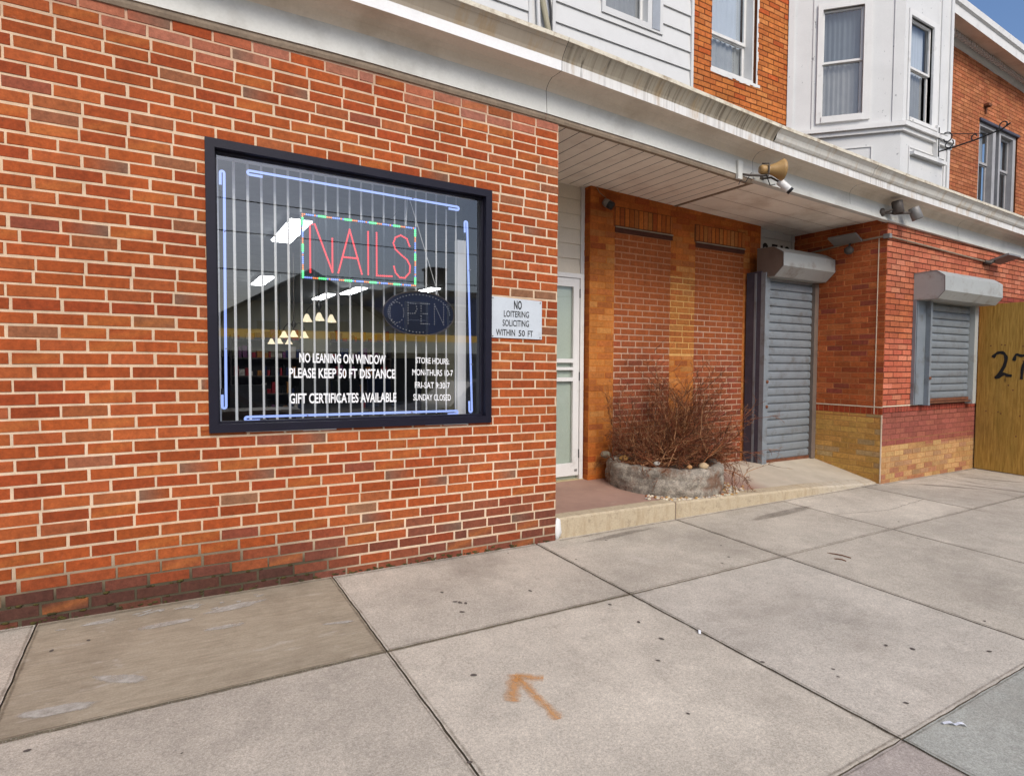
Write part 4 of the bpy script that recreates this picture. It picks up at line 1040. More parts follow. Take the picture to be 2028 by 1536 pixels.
brickwork(rw, FR_, 7.27, 14.5, .662, .735, lambda u, v: pick([(1, C(158, 74, 58, .85))]), mort_rf, soldier=True, joint=.009)
brickwork(rw, FR_, 7.27, 14.5, .748, 2.90, col_rf, mort_rf, [WH], joint=.010, vbase=.745)
for (a, b, c, d) in subtract((7.29, 14.5, -.3, 2.9), [WH]): rw.box(a, b, .003, .25, c, d, 2)
# return wall facing the entrance
FT = FR((7.27, 1.20, 0), (0, -1, 0), (-1, 0, 0))      # u runs from the back of the recess to the street
ORB = [(0.45, C(172, 88, 46, .95)), (0.3, C(162, 80, 44, .95)), (0.15, C(182, 100, 56, .95)), (0.1, C(146, 72, 52, .95))]
OCH = [(0.5, C(198, 150, 80, 1.0)), (0.3, C(188, 138, 72, 1.0)), (0.2, C(176, 144, 98, 1.0))]
col_rt = lambda u, v: pick(OCH) if v < .64 else pick(ORB)
mort_rt = lambda u, v: C(206, 160, 96, .8) if v < .64 else C(206, 132, 84, .8)
brickwork(rw, FT, 0, 1.20, -.26, .64, col_rt, mort_rt, joint=.008, vbase=-.26)
brickwork(rw, FT, 0, 1.20, .642, .725, lambda u, v: pick([(1, C(168, 70, 38, .85))]), mort_rt, soldier=True, joint=.009)
brickwork(rw, FT, 0, 1.20, .740, 2.96, col_rt, mort_rt, joint=.009, vbase=.735)
rw.box(7.275, 7.52, .25, 1.2, -.3, 2.9, 2)
m2 = MB()
m2.fbox(FR_, 7.268, 8.06, .735, .747, .0, .006); m2.fbox(FR_, 9.36, 9.6, .735, .747, .0, .006); m2.fbox(FT, 0.3, 1.20, .726, .739, 0, .006); m2.fbox(FT, 1.105, 1.115, .65, 2.72, 0.004, .007)
m2.fbox(FT, 1.190, 1.203, -.16, .64, .0, .006)
rw.build('wall', [MBRK2, MMOR, MROOMD], rs, colour=True); m2.build('pale_mortar_line', mat('pale_line', C(236, 214, 186, .85), .9), rs)

# house number board over the roll door and the number
FN = FR((0, 1.18, 0), (1, 0, 0), (0, -1, 0))
m = MB(); laps(m, FN, 6.47, 7.27, [2.50, 2.66, 2.84, 3.02]); m.fbox(FN, 7.19, 7.235, 2.3, 3.0, .016, .03); m.build('number_board', MSIDE, rs)
m = MB()
for ch, a in (('2', 6.60), ('7', 6.78), ('1', 6.955), ('8', 7.03)): put_text(m, ch, FN, a, a + (.05 if ch == '1' else .12), 2.57, 2.77, .022, bold=.05)
m.build('house_number', MINK, rs)

def roll_shutter(par, fr, u0, u1, v0, v1, pitch, nm):
    m = MB(); z = v0
    prof = [(-.014, .0), (.004, .02), (.009, .12), (.012, .38), (.010, .70), (.003, .86), (-.010, .88), (-.014, 1.0)]
    while z < v1 - .005:
        p = min(pitch, v1 - z)
        vs = []
        for d, t in prof: vs += [fr.p(u0, z + t * p, d), fr.p(u1, z + t * p, d)]
        m.add(vs, [(2 * i, 2 * i + 1, 2 * i + 3, 2 * i + 2) for i in range(len(prof) - 1)], 0, None, False); z += pitch
    return m.build(nm, MSHUT, par)
FRD = FR((0, .86, 0), (1, 0, 0), (0, -1, 0))
rd = thing('roll_down_door', 'tall grey roll-down shutter door beside the dead shrub, brown-ended box on top', 'shutter', (6.75, .86, .04))
roll_shutter(rd, FRD, 6.29, 7.18, .065, 2.30, .0985, 'curtain')
m = MB(); m.fbox(FRD, 6.20, 6.285, .03, 2.32, -.01, .05); m.build('guide', MSHUT, rd)
m = MB(); m.fbox(FRD, 7.182, 7.262, .03, 2.32, -.01, .05); m.build('guide', MHOUSB, rd)
m = MB(); m.fbox(FRD, 6.29, 7.18, .025, .066, -.02, .02); m.build('bottom_bar', MRUST, rd)
m = MB(); m.fbox(FRD, 6.20, 6.26, -.05, 2.34, -.215, -.012); m.fbox(FRD, 6.196, 6.2, -.04, 2.32, -.10, -.07, 1); m.build('post', [MPOST, MSHUT], rd)
def hood(par, x0, x1, prof, ends):
    m = MB(); k = len(prof)
    L = [(x0, y, z) for y, z in prof]; R = [(x1, y, z) for y, z in prof]
    m.add(L + R, [(i, k + i, k + i + 1, i + 1) for i in range(k - 1)], 0); m.add(L, [tuple(range(k))], 1); m.add(R, [tuple(reversed(range(k)))], 0)
    h = m.build('hood', ends, par)
    m = MB()
    for (y, z), (y2, z2) in zip(prof, prof[1:]): m.tube([(x0 - .002, y, z), (x0 - .002, y2, z2)], .004, 5)
    m.build('rim', MGREYM, h)
hood(rd, 6.22, 7.24, [(.95, 2.615), (.72, 2.605), (.595, 2.525), (.592, 2.372), (.71, 2.262), (.95, 2.262)], [MHOUS, MHOUSB])
for z in (.72, 1.02): m = MB(); m.lathe([(0, .012), (.018, .012), (.020, 0)], FRD.p(6.265, z, .05), (0, -1, 0), 10); m.build('lock', MRUST, rd)
FRW = FR((0, -.02, 0), (1, 0, 0), (0, -1, 0))
wsx = thing('window_shutter', 'grey roll-down window shutter with boxy hood on the tan and red brick front', 'shutter', (8.7, -.02, .74))
roll_shutter(wsx, FRW, 8.15, 9.30, .81, 2.10, .0915, 'curtain')
m = MB(); m.fbox(FRW, 7.885, 7.90, .745, 2.02, -.018, .02); m.fbox(FRW, 7.90, 8.10, .745, 2.05, -.018, .030); m.fbox(FRW, 8.10, 8.145, .735, 2.05, -.018, .085); m.build('guide', MSHUT, wsx)
m = MB(); m.fbox(FRW, 9.305, 9.40, .72, 2.05, -.018, .07); m.build('guide', MHOUS, wsx)
m = MB(); m.fbox(FRW, 8.15, 9.30, .775, .811, -.015, .025); m.fbox(FRW, 8.15, 9.32, .752, .768, -.01, .05); m.build('bottom_bar', MRUST, wsx)
hood(wsx, 7.89, 9.42, [(-.002, 2.335), (-.243, 2.345), (-.334, 2.275), (-.339, 2.104), (-.264, 2.012), (-.002, 2.014)], [MHOUS, MHOUS])
m = MB(); m.lathe([(0, .012), (.018, .012), (.02, 0)], FRW.p(8.122, 1.07, .085), (0, -1, 0), 10); m.build('lock', MRUST, wsx)
m = MB(); m.fbox(FR_, 9.46, 9.475, 1.68, 1.88, 0, .05); m.fbox(FR_, 9.44, 9.46, 1.80, 1.86, 0, .02); m.build('bracket', MHOUS, rs)

# upper floor right
DBR = [(0.5, C(188, 116, 76, .8)), (0.3, C(178, 104, 68, .8)), (0.2, C(198, 126, 86, .8))]
m = MB(); UW = (12.10, 13.62, 3.95, 5.42)
brickwork(m, FU, 10.6, 16.5, 3.3, 6.40, lambda u, v: pick(DBR), lambda u, v: C(120, 74, 52, .8), [UW], course=.0615, joint=.008, jit=.002, cell=.5)
for (a, b, c, d) in subtract((10.6, 16.5, 3.3, 6.45), [UW]): m.box(a, b, 1.054, 1.3, c, d, 1, C(120, 70, 45))
m.build('upper_wall', [MBRK2, MMOR], rs, colour=True)
MGW = mat('grey_window_paint', C(172, 170, 170, .85), .5); FU2 = FR((0, 1.14, 0), (1, 0, 0), (0, -1, 0))
for a, b in ((12.18, 12.68), (13.0, 13.50)):
    sash_window(rs, FU2, a, b, 4.0, 5.34, 4.75, (MGW, MGW, MGLASS2, MSHADED, MROOMD), cas=(.07, .11, .06, .06), proud=.07 if a < 12.5 else .068, back=.0, fw=.04, sill=.0)
m = MB(); m.fbox(FU, 12.08, 13.64, 5.40, 5.44, -.05, .03); m.build('window_head', MPOST, rs)
m = MB(); m.fbox(FU, 12.22, 12.34, 5.66, 5.70, 0, .08); m.fbox(FU, 12.26, 12.30, 5.55, 5.66, 0, .03); m.build('rusty_stub', MRUST, rs)
m = MB()
for pr_, mm in (([(1.05, 6.38), (1.02, 6.40), (1.0, 6.46), (.985, 6.50), (.985, 6.53)], 1), ([(.985, 6.53), (.70, 6.462)], 2),
                ([(.70, 6.462), (.695, 6.45), (.695, 6.59), (.66, 6.61), (.655, 6.70), (.70, 6.73), (1.1, 6.76)], 0)):
    k = len(pr_); vs = []
    for x in (9.9, 16.5):
        sl = -.045 * (x - 11); vs += [(x, y, z + sl) for y, z in pr_]
    m.add(vs, [(j, k + j, k + j + 1, j + 1) for j in range(k - 1)], mm)
x = 10.6
while x < 15.5:
    sl = -.045 * (x - 11); m.box(x, x + .035, .93, .986, 6.44 + sl, 6.505 + sl, 0); x += .085
m.build('roof_cornice', [MWHITE, MFASC, MUNDER], rs)
m = MB(); m.box(10.6, 16.5, 1.1, 12, 6.35, 6.45); m.build('roof', MSTRIP, rs)

# ================================================================== ENTRY STEP
es = MB()
ztop = lerp_table([(2.6, .016), (3.9, -.006), (6.04, -.085), (7.27, -.166)])
zbk = lerp_table([(2.6, .022), (3.8, .022), (6.3, .036), (7.3, .03)])
def esz(x, y):
    t = max(0, min(1, (y - .0) / .85)); return ztop(x) * (1 - t) + zbk(x) * t
N = 60
edge_y = lambda x: 0.018 if x < 6.2 else 0.018 + .02 * (x - 6.2)
MRED_ = C(172, 138, 122, .8); MGRY_ = C(200, 188, 168, .8); MCRM = C(212, 194, 164, .70)
for i in range(N):
    xa, xb = 2.628 + (7.268 - 2.628) * i / N, 2.628 + (7.268 - 2.628) * (i + 1) / N
    ys = [.15, .35, .6, .85, 1.10]
    for ya, yb in zip(ys, ys[1:]):
        def cc(x, y): return mixc(MRED_, MGRY_, max(0, min(1, (x - 5.4 - .5 * (y - .4)) / .35 + .5 + .25 * n3(x, y, 0, 3))))
        es.add([(xa, ya, esz(xa, ya)), (xb, ya, esz(xb, ya)), (xb, yb, esz(xb, yb)), (xa, yb, esz(xa, yb))], [(0, 1, 2, 3)], 0, [cc(xa, ya), cc(xb, ya), cc(xb, yb), cc(xa, yb)])
    es.quad((xa, 1.10, esz(xa, 1.1)), (xb, 1.10, esz(xb, 1.1)), (xb, 1.26, esz(xb, 1.1)), (xa, 1.26, esz(xa, 1.1)), 0, MRED_)
    if True:
        bev = .012; mg = lambda x: mixc(MCRM, MGRY_, max(0, min(1, (x - 5.8) / .6)))
        ra = [(edge_y(xa), gz(xa, 0) - .03), (edge_y(xa) - .002, esz(xa, 0) - bev), (edge_y(xa) + bev, esz(xa, .02) + .003), (.135, esz(xa, .13) + .004), (.15, esz(xa, .15))]
        rb_ = [(edge_y(xb), gz(xb, 0) - .03), (edge_y(xb) - .002, esz(xb, 0) - bev), (edge_y(xb) + bev, esz(xb, .02) + .003), (.135, esz(xb, .13) + .004), (.15, esz(xb, .15))]
        wa = [.003 * n3(xa, k, 0, 9) for k in range(5)]; wb = [.003 * n3(xb, k, 0, 9) for k in range(5)]
        es.add([(xa, y + w, z + w) for (y, z), w in zip(ra, wa)] + [(xb, y + w, z + w) for (y, z), w in zip(rb_, wb)], [(k, 5 + k, 6 + k, k + 1) for k in range(4)], 1 , mg(xa))
MSTEP = NT('step_concrete'); c_ = MSTEP.attr()
c_ = MSTEP.mix(1.0, c_, MSTEP.gray(MSTEP.ramp(MSTEP.noise(60, 4, .7), .3, .7, .86, 1.14)), 'MULTIPLY')
c_ = MSTEP.mix(MSTEP.ramp(MSTEP.noise(5, 6, .7, vec=MSTEP.coord((3, 1, .7))), .5, .75, 0, .6), c_, C(165, 140, 105, .8))
c_ = MSTEP.mix(MSTEP.ramp(MSTEP.noise(11, 7, .8), .53, .68, 0, .65), c_, C(140, 124, 102, .8))
c_ = MSTEP.mix(MSTEP.ramp(MSTEP.noise(30, 6, .8), .6, .7, 0, .6), c_, C(96, 84, 70, .8))
MSTEP.principled(c_, .9, 0, .15, MSTEP.noise(120, 4), .5, .003)
MFLOOR = NT('painted_floor'); c_ = MFLOOR.attr()
c_ = MFLOOR.mix(1.0, c_, MFLOOR.gray(MFLOOR.ramp(MFLOOR.noise(3, 6, .65), .3, .7, .86, 1.14)), 'MULTIPLY')
c_ = MFLOOR.mix(MFLOOR.ramp(MFLOOR.noise(7, 6, .7), .58, .75, 0, .5), c_, C(190, 168, 148, .8)); MFLOOR.principled(c_, .8, 0, .25, MFLOOR.noise(120, 3), .3, .002)
step = tag(es.build('entry_step', [MFLOOR.m, MSTEP.m], colour=True), kind='structure')
m = MB(); m.box(3.936, 3.943, .012, .15, -.17, esz(3.94, .02) + .0045); m.build('step_joint', MSTRIP, step)
m = MB(); m.stone((2.655, .02, -.065), .05, 0, C(235, 232, 225), (.9, .6, 1.7), 4); m.build('plaster_lump', MWHITE, step)

# ================================================================== PLANTER, SHRUB, STONES
pl = thing('planter', 'low round mortared stone planter against the bricked-up wall', 'planter', (4.40, .60, 0))
PC = (4.385, .61); PR = .56
m = MB(); n = 150; prof = [(0, -.05), (.0, .02), (.010, .045), (.012, .075), (.006, .09), (.010, .105), (.012, .13), (.010, .165), (.004, .18), (.010, .195), (.012, .225), (.008, .265), (-.015, .292), (-.05, .30), (-.09, .295), (-.10, .22)]
vs = []
for k in range(n):
    a = 2 * PI * k / n
    for j, (dr_, h) in enumerate(prof):
        h *= .86
        q = Vector((math.cos(a), math.sin(a), 0))
        w = .026 * mnoise.noise(Vector((q.x * 4, q.y * 4, h * 9))) + .014 * mnoise.noise(Vector((q.x * 7, q.y * 7, h * 13 + 2 * q.x))) + .010 * mnoise.noise(Vector((q.x * 17, q.y * 17, h * 30)))
        r = PR + dr_ + w; x, y = PC[0] + q.x * r, PC[1] + q.y * r
        y = min(y, 1.092)
        fl = esz(x, max(0, y))
        vs.append((x, y, (fl * (1 - min(1, h / .25)) if h > 0 else fl) + h + (.018 * mnoise.noise(Vector((q.x * 6, q.y * 6, 9))) if h > .17 else 0) + .02 * (y - .5) * (h > .17)))
k_ = len(prof)
m.add(vs, [(i * k_ + j, ((i + 1) % n) * k_ + j, ((i + 1) % n) * k_ + j + 1, i * k_ + j + 1) for i in range(n) for j in range(k_ - 1)], 0, None, True)
m.build('ring', MPLANT, pl)
m = MB(); vs = [(PC[0], PC[1], .235)]
for k in range(40):
    a = 2 * PI * k / 40; vs.append((PC[0] + .48 * math.cos(a), min(1.09, PC[1] + .48 * math.sin(a)), .20 + .02 * rnd.random()))
m.add(vs, [(0, 1 + k, 1 + (k + 1) % 40) for k in range(40)]); m.build('soil', MSOIL, pl)
for (x, y, z, r, c, lab) in [(3.93, .98, .335, .050, C(150, 140, 120), 'rounded grey stone on the back left end of the planter rim'), (4.02, .80, .31, .042, C(196, 150, 84), 'ochre stone on the left of the planter rim'),
                             (4.10, .42, .31, .030, C(222, 214, 200), 'small white stone on the planter rim'), (4.26, .16, .30, .026, C(200, 150, 100), 'small brown stone at the front of the planter rim'),
                             (4.40, .11, .305, .042, C(205, 178, 140), 'pale tan rock at the front right of the planter rim')]:
    z -= .038; m = MB(); m.stone((x, y, z), r, 0, c, (1.3, 1, .75), r * 100); tag(m.build('stone', MSTONE, base=(x, y, z - r * .6), colour=True), lab, 'stone', 'stones on the planter rim')
gr = MB()
for k in range(330):
    a = rnd.uniform(-2.6, -.25); r = PR + .02 + abs(rnd.gauss(0, .055)); x, y = PC[0] + r * math.cos(a), PC[1] + r * math.sin(a)
    if k > 210: x, y = rnd.gauss(4.86, .10), rnd.gauss(.22, .06)
    if y < .045: y = rnd.uniform(.045, .10)
    rr = rnd.uniform(.006, .017); c = pick([(0.4, C(222, 208, 184)), (0.3, C(205, 160, 100)), (0.2, C(190, 180, 168)), (.1, C(170, 110, 70))])
    gr.stone((x, y, esz(x, y) + rr * .4), rr, 0, c, (1.3, 1, .7), k)
tag(gr.build('gravel', MSTONE, colour=True), 'loose tan and white pebbles spilled round the foot of the planter', 'gravel', kind='stuff')

sh = thing('dead_shrub', 'bare brown tangled shrub sprawling out of the stone planter', 'shrub', (4.5, .6, .26))
tw = MB(); mainb = MB(); tr = random.Random(23)
TW = [C(128, 76, 46, .85), C(146, 90, 54, .85), C(104, 62, 40, .85), C(180, 132, 92, .85), C(136, 72, 46, .85), C(76, 48, 34, .85)]
def grow(mb, p, d, L, r, lev, droop):
    n = 5; pts = [p.copy()]; q = p.copy(); dd = d.copy(); c = tr.choice(TW)
    for i in range(n):
        dd = (dd + Vector((tr.gauss(0, .16), tr.gauss(0, .14), tr.gauss(0, .12) - droop))).normalized()
        q = q + dd * L / n
        if q.y > 1.07: q.y = 1.07; dd.y = -abs(dd.y) * .3
        if q.z < esz(min(7.2, q.x), max(0, q.y)) + .01: q.z = esz(min(7.2, q.x), max(0, q.y)) + .012; dd.z = abs(dd.z) * .3
        if q.y < .05 and q.z < .2: q.y = .05
        if q.x < 3.86: q.x = 3.86
        pts.append(q.copy())
    mb.tube(pts, [r * (1 - .65 * i / n) for i in range(n + 1)], 4 if lev == 0 else 3, 0, c, False)
    if lev < 3:
        for k in range((9, 6, 3)[lev]):
            i = tr.randint(1, n); s = pts[i]
            nd = (dd + Vector((tr.gauss(0, .65), tr.gauss(0, .5), tr.gauss(.05, .5)))).normalized()
            grow(tw, s, nd, L * tr.uniform(.28, .5) if lev else L * tr.uniform(.3, .55), r * .58, lev + 1, droop * .8)
for k in range(26):      # upright stems in the middle
    b = Vector((4.50 + tr.gauss(0, .13), .70 + tr.gauss(0, .10), .21)); grow(mainb, b, Vector((tr.gauss(.36, .28), tr.gauss(0, .2), 1)).normalized(), tr.uniform(.42, .95), .0075, 0, .0)
for k in range(9):      # taller wisps left
    b = Vector((4.2 + tr.gauss(0, .1), .75 + tr.gauss(0, .1), .21)); grow(mainb, b, Vector((tr.gauss(-.1, .15), tr.gauss(0, .2), 1)).normalized(), tr.uniform(.45, .75), .005, 0, .0)
for k in range(32):     # sprawling to the right
    b = Vector((4.50 + tr.gauss(0, .18), .55 + tr.gauss(0, .14), .21)); grow(mainb, b, Vector((1, tr.gauss(-.02, .22), tr.uniform(.12, 1.0))).normalized(), tr.uniform(.4, .82), .007, 0, .04)
for k in range(36):     # low tangle
    a = tr.uniform(0, 2 * PI); b = Vector((4.42 + tr.gauss(0, .2), .55 + tr.gauss(0, .15), .21)); grow(mainb, b, Vector((math.cos(a), math.sin(a) * .8, tr.uniform(.25, .9))).normalized(), tr.uniform(.25, .55), .007, 0, .02)
mainb.build('stem', MTWIG, sh, colour=True); tw.build('twig', MTWIG, sh, colour=True)

# ================================================================== FIXTURES
hs = thing('horn_loudspeaker', 'tan horn loudspeaker fixed under the cornice above the entrance', 'loudspeaker', (4.72, -.05, 2.98))
ax = Vector((.86, -.42, .02)).normalized(); o = Vector((4.80, -.155, 3.015))
m = MB(); m.lathe([(.0, -.02), (.034, -.02), (.041, .0), (.041, .055), (.036, .062), (.041, .07), (.049, .10), (.064, .135), (.084, .172), (.098, .195), (.093, .197), (.06, .15), (.03, .1), (0, .09)], o, ax, 22); m.build('horn', MHORN, hs)
m = MB(); m.tube([(4.66, -.03, 2.985), (4.68, -.10, 2.96), o + ax * .06 - Vector((0, 0, .055))], .012, 6); m.tube([o + ax * .02 + Vector((0, -.05, -.05)), o + ax * .02 + Vector((0, -.056, .04)), o + Vector((0, 0, .055))], .008, 6); m.build('bracket', MBRONZE, hs)
m = MB(); m.box(4.60, 4.66, -.055, -.028, 2.93, 3.10); m.build('mounting_block', MFASC, hs)
m = MB(); m.tube([(4.70, -.12, 2.98), (4.67, -.08, 2.90), (4.64, -.05, 2.92), (4.62, -.045, 2.88)], .004, 5); m.tube([(4.80, -.2, 2.96), (4.86, -.2, 2.87), (4.93, -.2, 2.89)], .005, 5); m.build('cable', MBLACK, hs)
sc = thing('security_camera', 'white bullet camera hanging below the horn loudspeaker', 'security camera', (4.98, -.1, 2.9), 'security cameras')
a = Vector((.55, -.5, -.72)).normalized(); o = Vector((5.0, -.19, 2.935))
m = MB(); m.lathe([(0, 0), (.030, 0), (.034, .01), (.034, .12), (.031, .125)], o, a, 16); m.build('body', MWHITE, sc)
m = MB(); m.lathe([(.0315, .118), (.033, .15), (.0, .152)], o, a, 16); m.build('lens', MBLACK, sc)
m = MB(); m.tube([(4.96, -.03, 2.99), (4.98, -.12, 2.98), o + a * .03], .010, 6); m.lathe([(.03, 0), (.03, .012), (0, .014)], (4.96, -.024, 2.99), (0, -1, 0), 12); m.build('bracket', MBRONZE, sc)
tl = thing('twin_floodlight', 'pair of dark cylindrical spot heads on the cornice above the shop corner', 'floodlight', (7.08, -.03, 2.95))
m = MB(); m.lathe([(.045, 0), (.045, .018), (.02, .03), (0, .03)], (7.08, -.028, 2.955), (0, -1, 0), 14); m.tube([(7.08, -.05, 2.955), (7.18, -.12, 2.985), (7.22, -.13, 3.0)], .013, 6); m.tube([(7.10, -.05, 2.95), (7.22, -.12, 2.94), (7.44, -.16, 2.97)], .013, 6); m.build('bracket', MBRONZE, tl)
for (o, a, mm) in (((7.19, -.13, 3.075), (.12, -.1, -1), MBRONZE), ((7.47, -.17, 3.03), (.30, -.25, -1), MGREYM)):
    m = MB(); m.lathe([(0, 0), (.05, 0), (.056, .01), (.058, .14), (.05, .145), (.045, .12), (0, .115)], o, a, 16); m.build('lamp_head', mm, tl)
c2 = thing('security_camera', 'small dark and silver camera high on the bricked-up wall', 'security camera', (3.90, 1.09, 3.0), 'security cameras')
a = Vector((.5, -.6, -.5)).normalized(); o = Vector((3.955, 1.03, 2.86))
m = MB(); m.lathe([(0, -.045), (.03, -.04), (.042, -.01), (.042, .03), (.03, .05)], o, a, 16); m.build('body', MGREYM, c2)
m = MB(); m.lathe([(.043, .02), (.040, .075), (0, .078)], o, a, 16); m.build('lens', MBLACK, c2)
m = MB(); m.tube([(3.87, 1.095, 3.03), (3.90, 1.08, 2.97), (3.99, 1.085, 2.93), (3.97, 1.08, 2.88)], .004, 5); m.tube([(3.96, 1.097, 2.87), (3.955, 1.04, 2.865)], .012, 6); m.build('bracket', MSTRIP, c2)
cd = thing('conduit_run', 'thin grey conduit bent round the shop corner under the cornice', 'conduit', (7.25, -.02, 2.7))
m = MB(); m.tube([(7.255, 1.0, 2.66), (7.252, .5, 2.70), (7.252, .10, 2.715), (7.248, .0, 2.715), (7.262, -.022, 2.712), (7.40, -.024, 2.705), (8.5, -.024, 2.675), (9.69, -.024, 2.642)], .011, 8); m.build('pipe', MSTRIP, cd)
m = MB(); m.box(7.235, 7.29, -.04, .03, 2.69, 2.74); m.build('elbow', MGREYM, cd)
def flood(name, lab, o, ux, uy, w, h, tilt):
    t = thing(name, lab, 'floodlight', o, 'flat floodlights on the conduit'); o = Vector(o); ux = Vector(ux); uy = Vector(uy)
    q = [o - ux * w / 2, o + ux * w / 2, o + ux * w / 2 + uy * h, o - ux * w / 2 + uy * h]; nn = ux.cross(uy).normalized() * .025
    m = MB(); m.hexa([p for p in q] + [p + nn for p in q]); m.build('housing', MGREYM, t)
    e = nn * -.1; m = MB(); m.add([p + (Vector(o + uy * h / 2) - p) * .12 + e for p in q], [(0, 1, 2, 3)]); m.build('lens', mat('flood_lens', C(225, 220, 210, .8), .3), t)
    return t
f1 = flood('floodlight', 'flat floodlight on the side wall above the roll-down door', (7.245, .44, 2.72), (0, -1, 0), Vector((-.62, 0, .30)).normalized(), .34, .16, 0)
m = MB(); m.tube([(7.25, .42, 2.72), (7.23, .42, 2.66), (7.18, .40, 2.63)], .012, 6); m.lathe([(0, 0), (.05, 0), (.055, .02), (.03, .05), (0, .05)], (7.19, .40, 2.60), (-.5, -.3, .2), 12); m.build('sensor', MBRONZE, f1)
f2 = flood('floodlight', 'flat floodlight at the end of the conduit above the window shutter', (9.95, -.03, 2.66), (1, 0, 0), Vector((0, -.75, .22)).normalized(), .38, .24, 0)
m = MB(); m.tube([(9.69, -.02, 2.64), (9.74, -.06, 2.62), (9.80, -.08, 2.66)], .03, 8); m.build('knuckle', MBRONZE, f2)
sbk = thing('sign_bracket', 'black scrolled wrought iron sign bracket on the white bay', 'bracket', (8.51, .09, 3.85))
m = MB(); m.box(8.48, 8.545, .06, .113, 3.82, 4.25); m.build('board', MWHITE, sbk)
def scroll(mb, c, r, a0, a1, x, n=14, sh=.6):
    pts = [(x, c[0] + r * (1 - sh * i / n) * math.cos(a0 + (a1 - a0) * i / n), c[1] + r * (1 - sh * i / n) * math.sin(a0 + (a1 - a0) * i / n)) for i in range(n + 1)]
    mb.tube(pts, .007, 6)
m = MB(); X = 8.512
m.tube([(X, .06, 3.86), (X, .06, 4.22)], .010, 6); m.tube([(X, .06, 4.14), (X, -.20, 4.06), (X, -.45, 3.985)], .005, 5)
m.tube([(X, .06, 3.92), (X, -.10, 3.925), (X, -.35, 3.945), (X, -.60, 3.985), (X, -.68, 4.03)], .009, 6)
scroll(m, (-.03, 4.06), .075, 1.2, 6.2, X); scroll(m, (-.05, 3.98), .06, 2.4, 7.5, X); scroll(m, (-.62, 4.03), .055, -1.2, 3.8, X); scroll(m, (-.33, 3.985), .04, -1.0, 3.2, X)
m.build('scrollwork', MIRON, sbk)

# ================================================================== PLYWOOD HOARDING
ph = thing('plywood_hoarding', 'tall stained plywood hoarding with a sprayed number closing the pavement', 'hoarding', (9.6, -.6, -.2))
m = MB(); m.hexa([(9.60, -1.25, gz(9.6, -1.25) + .01), (9.62, -1.25, gz(9.6, -1.25) + .01), (9.62, -.02, gz(9.6, 0) + .01), (9.60, -.02, gz(9.6, 0) + .01), (9.60, -1.25, 2.05), (9.62, -1.25, 2.05), (9.62, -.02, 2.05), (9.60, -.02, 2.05)])
m.build('board', MPLY, ph)
m = MB()
for xx in (9.62, 10.86, 12.1): m.box(xx + .002, xx + 1.236, -1.25, -1.232, gz(xx, -1.25) + .01, 2.04)
m.build('front_board', MPLY, ph)
m = MB()
for y in (-.04, -.62, -1.20): m.box(9.621, 9.66, y - .04, y, gz(9.6, 0), 2.0)
m.build('stud', mat('stud_wood', C(190, 150, 95), .8, .2, 6), ph)
m = MB()
for z in (.62, 1.5):
    for y in (-.15, -.27, -.30, -.50, -.75, -1.0): m.lathe([(.009, 0), (.006, .003), (0, .001)], (9.60, y + rnd.uniform(-.03, .03), z + rnd.uniform(-.05, .03)), (-1, 0, 0), 8)
for k in range(14): m.lathe([(.010, 0), (.006, .002), (0, .001)], (9.60, rnd.uniform(-1.2, -.1), rnd.uniform(-.1, 1.8)), (-1, 0, 0), 8)
m.build('screw', MRUST, ph)
m = MB()
def brush(mb, pts, w, x=9.5965):
    pts = [Vector((0, a, b)) for a, b in pts]; sm = []
    for i in range(len(pts) - 1):
        p0, p1, p2, p3 = pts[max(0, i - 1)], pts[i], pts[i + 1], pts[min(len(pts) - 1, i + 2)]
        for k in range(5):
            t = k / 5; sm.append(.5 * ((2 * p1) + (p2 - p0) * t + (2 * p0 - 5 * p1 + 4 * p2 - p3) * t * t + (3 * p1 - p0 - 3 * p2 + p3) * t ** 3))
    sm.append(pts[-1]); vs = []
    for i, p in enumerate(sm):
        d = (sm[min(i + 1, len(sm) - 1)] - sm[max(i - 1, 0)]).normalized(); s = Vector((0, -d.z, d.y)) * w * (.75 + .4 * n3(i, w, 0, .37))
        vs += [(x - .0004 * i / len(sm), (p + s).y, (p + s).z), (x - .0004 * i / len(sm), (p - s).y, (p - s).z)]
    mb.add(vs, [(2 * i, 2 * i + 1, 2 * i + 3, 2 * i + 2) for i in range(len(sm) - 1)])
brush(m, [(-.190, 1.335), (-.235, 1.392), (-.300, 1.395), (-.335, 1.33), (-.318, 1.22), (-.268, 1.115), (-.235, 1.075), (-.262, 1.075), (-.315, 1.12), (-.355, 1.10), (-.405, 1.095)], .025)
brush(m, [(-.420, 1.29), (-.442, 1.37), (-.50, 1.355), (-.565, 1.37), (-.545, 1.30), (-.515, 1.20), (-.505, 1.05)], .022)
m.build('painted_number', MSPRAY, ph)

# ================================================================== LITTER
def scrap(loc, w, l, rot, lab, mm, curl=.012):
    m = MB(); n = 6; vs = []
    for i in range(n + 1):
        for s in (-1, 1):
            x, y = l * (i / n - .5), s * w / 2; X = loc[0] + x * math.cos(rot) - y * math.sin(rot); Y = loc[1] + x * math.sin(rot) + y * math.cos(rot)
            vs.append((X, Y, gz(X, Y) + .004 + curl * abs(math.sin(i * 1.1))))
    m.add(vs, [(2 * i, 2 * i + 1, 2 * i + 3, 2 * i + 2) for i in range(n)]); tag(m.build('paper_scrap', mm, base=(loc[0], loc[1], gz(*loc))), lab, 'litter', 'scraps of litter on the pavement')
MPAP = mat('paper', C(235, 238, 245, .9), .6)
scrap((2.735, -2.655), .014, .09, 2.5, 'white paper strip on the blue-grey slab', MPAP)
scrap((2.43, -1.61), .012, .03, .8, 'tiny white scrap caught in the long open joint', MPAP)
